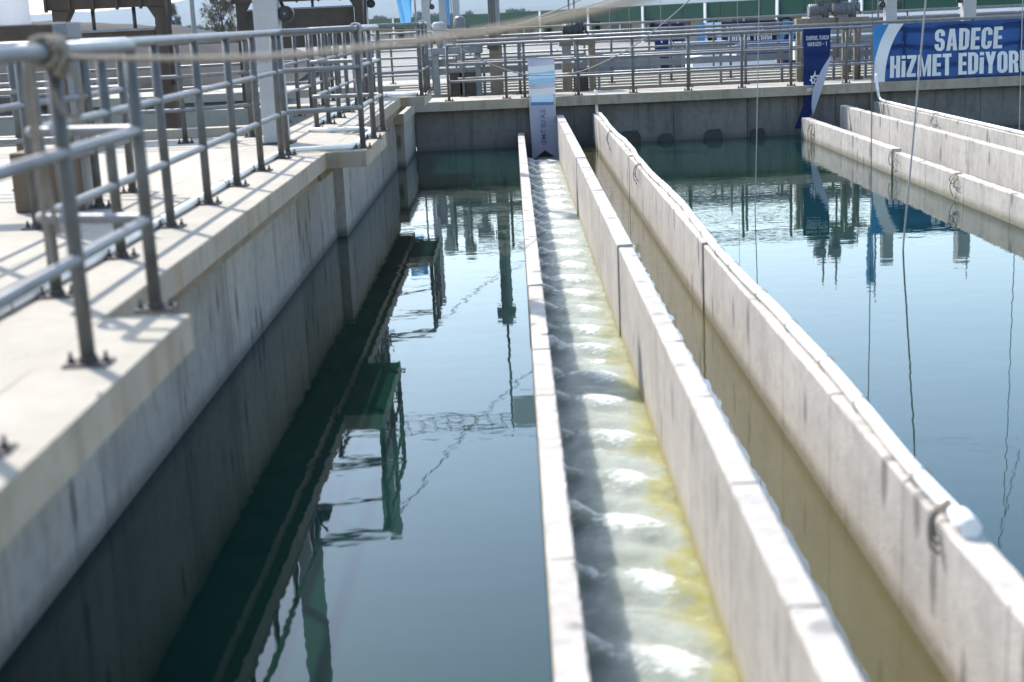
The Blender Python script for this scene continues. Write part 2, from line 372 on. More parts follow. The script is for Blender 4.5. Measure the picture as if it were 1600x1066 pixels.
for i, (x, wd, hh, lab) in enumerate(((2.02, 0.36, 0.21, 'widest dark outlet flap at the waterline, next to the piped wall'), (2.66, 0.22, 0.13, 'dark outlet flap at the waterline, second from the piped wall'), (3.5, 0.29, 0.17, 'dark outlet flap at the waterline, third from the piped wall'), (4.27, 0.24, 0.15, 'dark outlet flap at the waterline nearest the navy banner'))):
    t_ = thing('outlet_flap', lab, 'outlet', (x, 25.28, WZ), 'outlet flaps on the shaded end wall')
    MB().prism([(x-wd/2, WZ-0.15), (x+wd/2, WZ-0.15), (x+wd/2+0.01, WZ+hh*0.5), (x+wd*0.35, WZ+hh), (x-wd*0.3, WZ+hh*0.92), (x-wd/2-0.01, WZ+hh*0.6)], 'y', 25.24, 25.285).build('flap', 'wet_flap', t_)
    MB().tube([(x-wd*0.3, 25.235, WZ+hh*0.88), (x+wd*0.33, 25.235, WZ+hh*0.93)], 0.01, 6).build('hinge', 'rust_plate', t_)
# launder walls ---------------------------------------------------
def proud2(mid): return (0.018, 0.03) if mid > 17.5 else ((0.012, 0.018) if mid > 10.7 else (0, 0))
J = [-2, 0.3, 2.1, 3.95, 5.1, 6.35, 7.5, 8.6, 9.7, 10.72, 11.9, 13.0, 14.2, 15.3, 16.4, 17.5, 18.7, 19.9, 21.1, 22.3, 23.6, 25.28]
panelled('weir_wall', 'low thin white overflow wall between the left tank and the foaming channel', 'wall', 0.05, 0.16, BOT, -0.82, J, 'launder_concrete', proud=lambda m: (0.004, 0.012) if m > 10.7 else (0, 0))
panelled('launder_wall', 'higher white wall on the right side of the foaming channel', 'wall', 0.75, 0.86, BOT, -0.55, J, 'channel_concrete', proud=proud2)
panelled('launder_wall', 'white wall with a white pipe clamped along its top edge', 'wall', 1.39, 1.505, BOT, -0.55, [v-0.05 for v in J[:-1]]+[25.28], 'launder_concrete', proud=proud2)
panelled('weir_wall', 'low sunlit wall on the far side of the broad tank, rope scraps tied to it', 'wall', 4.96, 5.07, BOT, -0.76,
         [8, 9.6, 11.2, 12.8, 14.3, 15.8, 17.3, 18.8, 20.3, 21.7, 23.0, 24.75], 'launder_concrete', proud=lambda m: (0.02, 0.04) if m > 18.8 else (0, 0))
panelled('launder_wall', 'middle of three sunlit walls below the blue slogan banner', 'wall', 5.64, 5.75, BOT, -0.55, [8.2, 10, 12, 14, 15.9, 17.8, 19.7, 21.6, 23.4, 24.9], 'launder_concrete')
panelled('launder_wall', 'farthest sunlit wall under the slogan banner, topped by a white pipe', 'wall', 6.3, 6.41, BOT, -0.53, [8.4, 10.2, 12.2, 14.2, 16.1, 18, 19.9, 21.8, 23.6, 25.28], 'launder_concrete')
# ------------------------------------------------------------------ water
def sheet(name, x0, x1, y0, y1, z, m):
    b = MB(); v = [b.bm.verts.new(p) for p in ((x0, y0, z), (x1, y0, z), (x1, y1, z), (x0, y1, z))]; b.bm.faces.new(v)
    return struct(b.build(name, m))
sheet('tank_water', -2.0, 0.06, -3.9, 25.4, WZ, 'tank_water')
sheet('tank_water', 1.46, 5.0, -3.9, 25.4, WZ, 'tank_water')
sheet('tank_water', 6.36, 15, -3.9, 25.4, WZ, 'tank_water')
sheet('channel_water', 0.85, 1.42, -3.9, 25.4, WZ-0.01, 'side_water')
sheet('channel_water', 5.03, 5.68, -3.9, 25.4, WZ-0.2, 'side_water')
sheet('channel_water', 5.72, 6.34, -3.9, 25.4, WZ-0.02, 'side_water')
# flowing, foaming launder water: a height field with one mound per overflow notch
FZ = -1.262
notches = [2.3+0.74*k+random.uniform(-0.06, 0.06) for k in range(31)]
m, nt, p = mat('foam_water')
at = N(nt, 'ShaderNodeVertexColor', layer_name='flow')
sp = N(nt, 'ShaderNodeSeparateColor'); L(nt, at.outputs[0], sp.inputs[0])
pos = N(nt, 'ShaderNodeNewGeometry').outputs['Position']
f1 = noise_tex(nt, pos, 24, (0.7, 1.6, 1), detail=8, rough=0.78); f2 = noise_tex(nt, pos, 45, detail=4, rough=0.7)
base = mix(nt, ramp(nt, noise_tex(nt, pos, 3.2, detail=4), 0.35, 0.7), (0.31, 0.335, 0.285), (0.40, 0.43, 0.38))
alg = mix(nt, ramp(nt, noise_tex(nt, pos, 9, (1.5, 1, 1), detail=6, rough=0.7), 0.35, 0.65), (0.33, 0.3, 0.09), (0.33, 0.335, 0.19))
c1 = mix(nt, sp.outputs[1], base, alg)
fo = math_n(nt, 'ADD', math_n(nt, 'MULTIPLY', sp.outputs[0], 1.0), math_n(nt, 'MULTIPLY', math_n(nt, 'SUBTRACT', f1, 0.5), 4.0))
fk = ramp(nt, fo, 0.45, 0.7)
c2 = mix(nt, math_n(nt, 'MULTIPLY', fk, 0.8), c1, (0.74, 0.75, 0.72))  # white for foam and painted glints alike
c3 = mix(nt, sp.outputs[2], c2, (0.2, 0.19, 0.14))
L(nt, c3, p.inputs['Base Color']); p.inputs['IOR'].default_value = 1.333
p.inputs['Subsurface Weight'].default_value = 0.85; p.inputs['Subsurface Radius'].default_value = (0.9, 1.0, 0.9); p.inputs['Subsurface Scale'].default_value = 0.26
L(nt, math_n(nt, 'ADD', math_n(nt, 'MULTIPLY', fk, 0.22), 0.1), p.inputs['Roughness'])
bp = N(nt, 'ShaderNodeBump'); bp.inputs['Strength'].default_value = 0.8; bp.inputs['Distance'].default_value = 0.05
L(nt, math_n(nt, 'ADD', math_n(nt, 'MULTIPLY', f1, 0.8), math_n(nt, 'MULTIPLY', f2, 0.55)), bp.inputs['Height']); L(nt, bp.outputs[0], p.inputs['Normal'])
b = MB(); cl = b.bm.loops.layers.color.new('flow')
NX, NY, Y0, Y1 = 36, 1700, 1.6, 25.35
X0, X1 = 0.13, 0.77
def flow(x, y):
    u = (x-0.16)/0.59
    k = min(notches, key=lambda q: abs(q-y-0.14*u)); d = y-k+0.14*u
    sid = math.sin(k*91.7)
    plume = math.exp(-((d+0.1*u)/0.17)**2)
    n1 = mnoise.noise((x*7, y*7, 0)); n2 = mnoise.noise((x*18, y*18, 3)); n3 = mnoise.noise((x*2.5, y*2.5, 9)); n4 = mnoise.noise((x*9, y*40, k))
    run = max(0, 1-max(0, u)/(0.25+0.05*sid)); wdt = 0.026+0.1*max(0, u)+0.008*sid
    chute = (0.13+0.02*sid)*run**0.9*math.exp(-(d/wdt)**2)*(1+0.4*n4) if u < 0.5 else 0
    z = FZ+0.034*plume*math.exp(-((u-0.6)/0.36)**2)+0.013*n1+0.007*n2-0.03*math.exp(-((u-0.02)/0.16)**2)+0.012*u+chute
    foam_glint = plume*math.exp(-((u-0.6+0.12*n3)/0.25)**2)*(1.1+0.6*n3)+0.08  # white on the mounds: foam plus sun glints painted into the colour
    if chute > 0.008: foam_glint += 0.35+0.6*n4+0.2*n2
    foam_glint += 0.45*math.exp(-((u-0.27)/0.09)**2)*math.exp(-(d/0.12)**2)*(0.8+n4)
    z += 0.012*math.sin(2*math.pi*(d+0.3*u)/0.37)*min(1, max(0, u*2.5))
    farf = min(1, max(0, (y-9)/9)); foam_glint += 0.33*farf
    alg = min(1, max(0, (u-0.6+0.2*n3+0.14*n1+0.1*n2)/0.3))*(1-0.85*farf)
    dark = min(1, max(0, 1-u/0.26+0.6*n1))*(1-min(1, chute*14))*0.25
    return z, foam_glint, alg, dark
grid = []
for j in range(NY+1):
    y = Y0+(Y1-Y0)*j/NY; row = []
    for i in range(NX+1):
        x = X0+(X1-X0)*(i/NX)**1.35; z, fm, al, dk = flow(x, y)
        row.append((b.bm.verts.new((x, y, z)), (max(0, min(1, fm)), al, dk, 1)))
    grid.append(row)
for j in range(NY):
    for i in range(NX):
        q = (grid[j][i], grid[j][i+1], grid[j+1][i+1], grid[j+1][i]); f = b.bm.faces.new([t[0] for t in q]); f.smooth = True
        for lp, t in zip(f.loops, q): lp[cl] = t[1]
def skirt(line):
    low = [b.bm.verts.new((v.co.x, v.co.y, FZ-0.35)) for v, _ in line]
    for i in range(len(line)-1):
        f = b.bm.faces.new((line[i][0], line[i+1][0], low[i+1], low[i]))
        for lp in f.loops: lp[cl] = (0, 0, 0, 1)
    return low
lo_a = skirt([r[0] for r in grid]); lo_b = skirt([r[-1] for r in grid]); skirt(grid[0]); skirt(grid[-1])
f = b.bm.faces.new((lo_a[0], lo_b[0], lo_b[-1], lo_a[-1]))
bmesh.ops.remove_doubles(b.bm, verts=b.bm.verts, dist=1e-5)
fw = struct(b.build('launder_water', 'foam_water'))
# ------------------------------------------------------------------ railings
post_cache = {}
def post_meshes(h, r, key):
    if key not in post_cache:
        o = MB().tube([(0, 0, 0), (0, 0, h*0.5), (0, 0, h)], r, 12).build('post', 'post_paint'); pm = o.data; bpy.data.objects.remove(o)
        b = MB().box(-0.075, 0.075, -0.05, 0.05, 0.0, 0.01)
        for sx in (-0.058, 0.058):
            b.tube([(sx, 0.0, 0), (sx, 0, 0.045)], 0.007, 6); b.tube([(sx, 0, 0.011), (sx, 0, 0.024)], 0.013, 6)
        b.tube([(0, 0, 0.01), (0, 0, 0.03)], r*1.25, 10)
        o = b.build('base_plate', 'rust_plate'); bm_ = o.data; bpy.data.objects.remove(o)
        post_cache[key] = (pm, bm_)
    return post_cache[key]
def railing(label, path, z, hs, rads, posts, pr=0.025, group=None, fr=0.07, sides=12):
    root = thing('railing', label, 'railing', (path[0][0], path[0][1], z), group)
    for h, r in zip(hs, rads):
        pts = [(x, y, z+h) for x, y in path]
        MB().tube(fillet(pts, fr) if len(pts) > 2 else pts, r, sides).build('rail', 'rail_paint', root)
    top = hs[0]-rads[0]*0.6; pm, bm_ = post_meshes(top, pr, (round(top, 3), pr))
    for x, y in posts:
        o = bpy.data.objects.new('post', pm); C.objects.link(o); o.parent = root; o.location = Vector((x, y, z))-root.location
        o.rotation_euler = (random.uniform(-0.008, 0.008), random.uniform(-0.008, 0.008), random.uniform(-0.15, 0.15))
        q = bpy.data.objects.new('base_plate', bm_); C.objects.link(q); q.parent = o
    return root
HS, RS = (1.0, 0.687, 0.348), (0.026, 0.02, 0.02)
railing('long tube railing along the left walkway edge, jogging round bays, big rope knot on it',
        [(-1.418, 0.435), (-1.418, 5.446), (-1.905, 5.585), (-1.905, 11.936), (-1.305, 12.154), (-1.305, 14.225), (-2.001, 14.399), (-2.001, 20.097), (-1.305, 20.445), (-1.305, 22.402)],
        0.156, HS, RS, [(-1.418, 0.696), (-1.418, 1.653), (-1.418, 2.593), (-1.418, 3.541), (-1.418, 4.498), (-1.418, 5.394), (-1.914, 5.759), (-1.905, 6.725), (-1.905, 7.743), (-1.905, 8.726), (-1.905, 9.674), (-1.905, 10.649), (-1.905, 11.606),
               (-1.905, 11.919), (-1.305, 12.241), (-1.305, 13.224), (-1.305, 14.181), (-2.001, 14.529), (-2.001, 15.486), (-2.001, 16.443), (-2.001, 17.4), (-2.001, 18.357), (-2.001, 19.314), (-2.001, 20.053), (-1.305, 20.532), (-1.305, 21.402), (-1.305, 21.924), (-1.305, 22.376)])
railing('inner blue-grey railing behind the left walkway, beside the tan steel gate pedestal',
        [(-2.74, 2.61), (-2.697, 8.091), (-2.593, 8.787), (-2.593, 9.831), (-3.828, 10.092), (-7.395, 10.092)], 0.156, HS, RS,
        [(-2.732, 3.828), (-2.723, 4.872), (-2.714, 5.916), (-2.706, 6.96), (-2.697, 7.917), (-2.593, 8.787), (-2.593, 9.57), (-3.48, 10.049), (-4.524, 10.092), (-5.568, 10.092), (-6.612, 10.092)])
railing('railing crossing the left yard in front of the low curb and sunken basin',
        [(-7.395, 13.572), (-3.132, 13.659), (-2.567, 14.094), (-2.523, 20.358)], 0.156, (0.957, 0.626, 0.313), RS,
        [(-6.264, 13.598), (-5.22, 13.616), (-4.176, 13.642), (-3.149, 13.676), (-2.584, 14.094), (-2.567, 15.051), (-2.558, 16.008), (-2.549, 17.052), (-2.54, 18.096), (-2.532, 19.14), (-2.523, 20.184)])
railing('railing on the far bank of the sunken basin at the left', [(-8.26, 21.14), (-2.78, 21.32), (-2.7, 23.5)], 0.069, (0.957, 0.626, 0.313), RS,
        [(-7.8+1.05*i, 21.16+0.03*i) for i in range(5)]+[(-2.71, 22.6)])
HF, RF = (0.95, 0.63, 0.33), (0.028, 0.022, 0.022)
railing('grey tube railing on the front edge of the far walkway, carrying the hanging banners', [(-1.13, 25.25), (12.2, 25.25)], -0.2, HF, RF,
        [(-1.13, 25.25), (-0.12, 25.25), (0.2, 25.25), (1.14, 25.25), (2.1, 25.25), (3.06, 25.25), (4.0, 25.25), (4.86, 25.25), (5.82, 25.25), (6.8, 25.25), (7.8, 25.25), (8.8, 25.25), (9.8, 25.25), (10.8, 25.25), (11.8, 25.25)])
railing('grey railing along the back edge of the far walkway', [(-1.0, 26.38), (12.2, 26.38)], -0.2, (1.0, 0.63, 0.33), RF,
        [(-0.9+1.03*i, 26.38) for i in range(13)])
railing('second row of grey railing behind the narrow concrete troughs', [(-3, 29.17), (12.5, 29.17)], -0.22, (1.05, 0.7, 0.35), RF,
        [(-2.8+1.2*i, 29.17) for i in range(13)])
railing('most distant grey railing, in front of the fence and parked banners', [(-6, 33.8), (15, 33.8)], -0.22, (1.15, 0.75, 0.4), RF,
        [(-5.8+1.5*i, 33.8) for i in range(14)])
# ------------------------------------------------------------------ pipes and conduits
def pipe(label, pts, r, tie_every=None, m='pvc_white', name='pipe', cat='pipe', cap=None):
    root = thing(name, label, cat, pts[0])
    P = catmull(pts, 6); MB().tube(P, r, 12).build('tube', m, root)
    if tie_every:
        acc = 0; nxt = tie_every*0.3
        for a, c in zip(P, P[1:]):
            acc += (c-a).length
            if acc > nxt:
                nxt += tie_every*random.uniform(0.8, 1.2); t = (c-a).normalized(); nrm = Vector((t.y, -t.x, 0)).normalized(); up = t.cross(nrm)
                if up.z < 0: up = -up
                ring = [a+(nrm*math.cos(q*math.pi/6)*1.25+up*math.sin(q*math.pi/6)*1.2)*r for q in range(13)]
                tail = [a+nrm*-r*1.25, a-nrm*(r*1.9)+Vector((0, 0, -0.04)), a-nrm*(r*2.3)+Vector((0, -0.02, -0.1))]
                MB().tube(ring, 0.003, 6).tube(catmull(tail, 3), 0.003, 5).build('tie', 'rope_fibre', root)
    if cap: MB().tube([cap[0], cap[1]], r*1.25, 14).build('end_cap', m, root)
    return root
pts = [(1.44, 25.24, -0.12), (1.445, 25.2, -0.3)]+[(1.445, 25.1, -0.5)]
pts += [(1.45+0.018*math.sin(y*1.1)+random.uniform(-0.008, 0.008), y, -0.52+(0.012 if y > 17.5 else 0)+(0.012 if y > 10.7 else 0)+random.uniform(0, 0.008)) for y in [24.6-0.75*i for i in range(27)]]
pts += [(1.448, 4.5, -0.523)]
pp = pipe('white pipe wired along the wall top beside the broad tank, near end capped', pts, 0.029, 0.85, cap=((1.448, 4.56, -0.518), (1.449, 4.44, -0.518)))
b = MB()
for k in range(3):
    b.tube(catmull([(1.44, 4.62+0.02*k, -0.49), (1.385-0.01*k, 4.62, -0.53), (1.375-0.012*k, 4.6-0.015*k, -0.57-0.02*k), (1.382, 4.6-0.02*k, -0.60-0.025*k)], 5), 0.006, 6)
tag(b.build('wire_tie', 'rope_fibre'), 'frayed wire tie hanging where the white pipe ends on the wall', 'wire')
pipe('white pipe running along the farthest sunlit wall top under the slogan banner', [(6.3, 25.05, -0.05), (6.31, 25.0, -0.3), (6.34, 24.9, -0.48)]+[(6.355+random.uniform(-0.012, 0.012), 24.2-0.8*i, -0.505) for i in range(20)], 0.024, 1.0)
pipe('white conduit lying on the left walkway at the foot of the railing', [(-2.105, 2.61, 0.182), (-2.053, 4.35, 0.182), (-2.001, 6.09, 0.182), (-1.984, 8.7, 0.182), (-1.975, 11.136, 0.182), (-1.914, 11.963, 0.182), (-1.696, 12.11, 0.182), (-1.462, 12.136, 0.182), (-1.392, 12.267, 0.182), (-1.392, 13.05, 0.182), (-1.435, 14.094, 0.182), (-1.914, 14.268, 0.182), (-2.088, 14.79, 0.182), (-2.088, 17.4, 0.182), (-2.071, 20.271, 0.182), (-1.522, 20.489, 0.182), (-1.392, 20.619, 0.182)], 0.022, 2.2)
# ------------------------------------------------------------------ ropes
def rope(label, pts, r, m='rope_fibre', n=10, cat='rope', twist=True):
    P = catmull(pts, n); b = MB()
    b.tube(P, r, 8)
    if twist:
        off = [P[i]+Vector((0, math.cos(i*1.9), math.sin(i*1.9)))*r*0.5 for i in range(len(P))]
        b.tube(off, r*0.75, 6)
    return tag(b.build('rope', m), label, cat)
rope('thick pale rope tied to the near railing and stretched up over the water', [(-1.392, 4.472, 1.139), (-1.331, 4.437, 1.135), (-0.992, 4.133, 1.126), (-0.67, 3.828, 1.124), (-0.357, 3.48, 1.141), (-0.131, 3.132, 1.163), (0.035, 2.784, 1.183), (0.2, 2.349, 1.219), (0.392, 1.74, 1.296), (0.652, 0.87, 1.435)], 0.0085, n=14)  # rope courses taken from image pixels at guessed depths
rope('thin rope running from the bay corner railing up towards the middle', [(-1.296, 12.354, 1.156), (-1.227, 12.528, 1.143), (-0.931, 13.92, 1.113), (-0.496, 15.66, 1.087), (0.009, 17.4, 1.1), (0.574, 19.14, 1.191), (1.61, 21.75, 1.417), (2.61, 23.925, 1.809)], 0.007, n=10)
rope('thin white rope sagging across the front of the far railing', [(-1.262, 21.228, 1.165), (-1.122, 21.228, 1.069), (-0.879, 21.315, 0.869), (-0.331, 21.489, 0.53), (0.235, 21.576, 0.339), (0.809, 21.576, 0.33), (1.192, 21.576, 0.408), (1.757, 21.402, 0.669), (2.218, 21.228, 1), (2.575, 21.054, 1.304), (2.958, 20.88, 1.687), (3.741, 20.532, 2.592), (4.698, 20.01, 3.897)], 0.009, 'rope_white', n=8)
rope('white rope slanting down past the slogan banner into the tank water', [(3.95, 13, 4.6), (3.8, 13, 2.4), (3.7, 13, 1.18), (3.6, 13, -0.2), (3.545, 13, -0.9), (3.53, 13, -1.25)], 0.0085, 'rope_white')
rope('thin dark line hanging plumb into the tank in front of the slogan banner edge', [(3.0, 12.17, 4.6), (3.02, 12.17, 1.2), (3.03, 12.17, -1.2)], 0.0045, 'wire_dark', twist=False)
rope('thin white line hanging into the tank left of the small blue banner', [(2.72, 15.7, 4.6), (2.68, 15.71, 1.26), (2.62, 15.71, -1.2)], 0.005, 'rope_white', twist=False)
rope('thin white line hanging at the right edge over the slogan lettering', [(7.36, 21, 4.6), (7.37, 21, 1.1), (7.39, 21, -1.2)], 0.0075, 'rope_white', twist=False)
for i, (x, t) in enumerate(((1.75, 'over the green roof edge, left of the middle'), (2.1, 'over the green roof edge beside the sagging rope'), (2.66, 'above the tall blue stand-up panel'), (4.02, 'over the lettering of the far banner'))):
    rope('hair-thin line hanging '+t, [(x, 25.9, 4.6), (x+0.01, 25.9, 1.5), (x+0.02, 25.9, 0.75-0.3*(i % 2))], 0.004, 'rope_white', twist=False)
rope('thin overhead line rising to the right behind the thick rope', [(0.1, 30, 1.0), (1.5, 29, 1.5), (3.2, 28, 2.3)], 0.012, 'rope_white', twist=False)
rope('overhead carrier line of the hanging ropes, above the tank', [(2.2, 17.5, 4.66), (2.72, 15.7, 4.6), (3.0, 12.17, 4.58), (3.95, 13, 4.6), (7.36, 21, 4.65), (9, 25, 4.8)], 0.008, 'rope_white', n=8, twist=False)
rope('thin carrier line strung from the mast over the far walkway, holding hair-thin lines', [(-0.3, 27.2, 4.72), (1.75, 25.9, 4.6), (4.02, 25.9, 4.6), (9, 25, 4.8)], 0.004, 'rope_white', n=6, twist=False)
# knot on the near railing
knot = thing('rope_knot', 'bulky knot of pale rope wound round the near top rail with loose hanging ends', 'rope', (-1.418, 4.454, 1.1565))
b = MB()
for k in range(5):
    yk = 4.376+0.028*k; a0 = k*0.5
    ring = [(-1.418+math.cos(a0+q*math.pi/8)*(0.038+0.004*(k % 2)), yk+0.012*math.sin(q*0.8+k)+0.012*q/8, 1.1565+math.sin(a0+q*math.pi/8)*0.043) for q in range(17)]
    b.tube(ring, 0.011, 8)
for k in range(4):
    s_ = 1 if k % 2 else -1
    b.tube(catmull([(-1.392, 4.376+0.03*k, 1.19), (-1.368, 4.402+0.02*k, 1.17-0.012*k), (-1.366, 4.437+0.015*k*s_, 1.135), (-1.392, 4.437+0.03*s_, 1.104-0.01*k)], 5), 0.012, 8)
b.build('coil', 'rope_fibre', knot)
for pts, r in (([(-1.444, 4.42, 1.174), (-1.475, 4.393, 1.113), (-1.479, 4.393, 0.939), (-1.47, 4.402, 0.782), (-1.444, 4.402, 0.661), (-1.431, 4.393, 0.608), (-1.44, 4.385, 0.678), (-1.453, 4.376, 0.852)], 0.009),
               ([(-1.427, 4.35, 1.191), (-1.44, 4.341, 1.113), (-1.449, 4.35, 0.904), (-1.462, 4.35, 0.765), (-1.453, 4.35, 0.591), (-1.449, 4.35, 0.521), (-1.444, 4.359, 0.487)], 0.009),
               ([(-1.379, 4.437, 1.13), (-1.34, 4.437, 1.078), (-1.327, 4.437, 1.009), (-1.349, 4.437, 0.956), (-1.392, 4.437, 0.974), (-1.409, 4.428, 1.043)], 0.008)):
    P = catmull(pts, 6); b = MB().tube(P, r, 8)
    b.tube([q+Vector((math.cos(i*1.7), math.sin(i*1.7), 0))*r*0.6 for i, q in enumerate(P)], r*0.7, 6).build('rope_end', 'rope_fibre', knot)
for x, y, t in ((-1.305, 12.284, 'corner post of the middle bay'), (-1.305, 21.36, 'farthest bay post')):
    kk = thing('rope_knot', 'small pale rope knot on the top rail at the '+t, 'rope', (x, y, 1.1565)); b = MB()
    for k in range(4): b.tube([(x+math.cos(q*math.pi/6)*0.042, y-0.05+0.03*k+0.01*math.sin(q), 1.1565+math.sin(q*math.pi/6)*0.042) for q in range(13)], 0.011, 6)
    b.build('coil', 'rope_white', kk)
    b = MB()
    for k in range(2): b.tube(catmull([(x-0.02+0.06*k, y-0.06, 1.12), (x-0.03+0.07*k, y-0.07, 0.9), (x-0.02+0.05*k, y-0.07, 0.62+0.1*k)], 5), 0.009, 6)
    b.build('rope_end', 'rope_white', kk)
# rope scraps tied on the sunlit right wall
def wall_ties(label, x, y, z, n, spread, seed):
    rr = random.Random(seed); b = MB()
    for k in range(n):
        y0 = y+rr.uniform(-spread, spread); dz = rr.uniform(0.12, 0.3)
        b.tube(catmull([(x+0.05, y0, z+0.012), (x-0.012, y0+0.02, z+0.004), (x-0.03-0.03*rr.random(), y0+rr.uniform(-.12, .12), z-dz*0.5), (x-0.016, y0+rr.uniform(-.25, .25), z-dz)], 5), 0.0045, 6)
    return tag(b.build('rope_scrap', 'rope_fibre'), label, 'rope')
wall_ties('knotted rope scraps on the low right wall beside its dark joint', 4.96, 18.7, -0.74, 5, 0.12, 3)
wall_ties('looped rope scrap on the low right wall towards the right edge', 4.96, 16.0, -0.76, 5, 0.1, 5)
wall_ties('tangle of twine on the far corner of the low right wall', 4.94, 23.9, -0.78, 7, 0.35, 8)
wall_ties('short rope tied round the piped wall top in the middle distance', 1.378, 16.2, -0.51, 3, 0.12, 11)
wall_ties('bit of rope tied to the piped wall far back near the end wall', 1.375, 20.8, -0.5, 3, 0.12, 12)
wall_ties('rope loop on the farthest sunlit wall below the slogan banner', 6.29, 21.5, -0.5, 4, 0.12, 13)
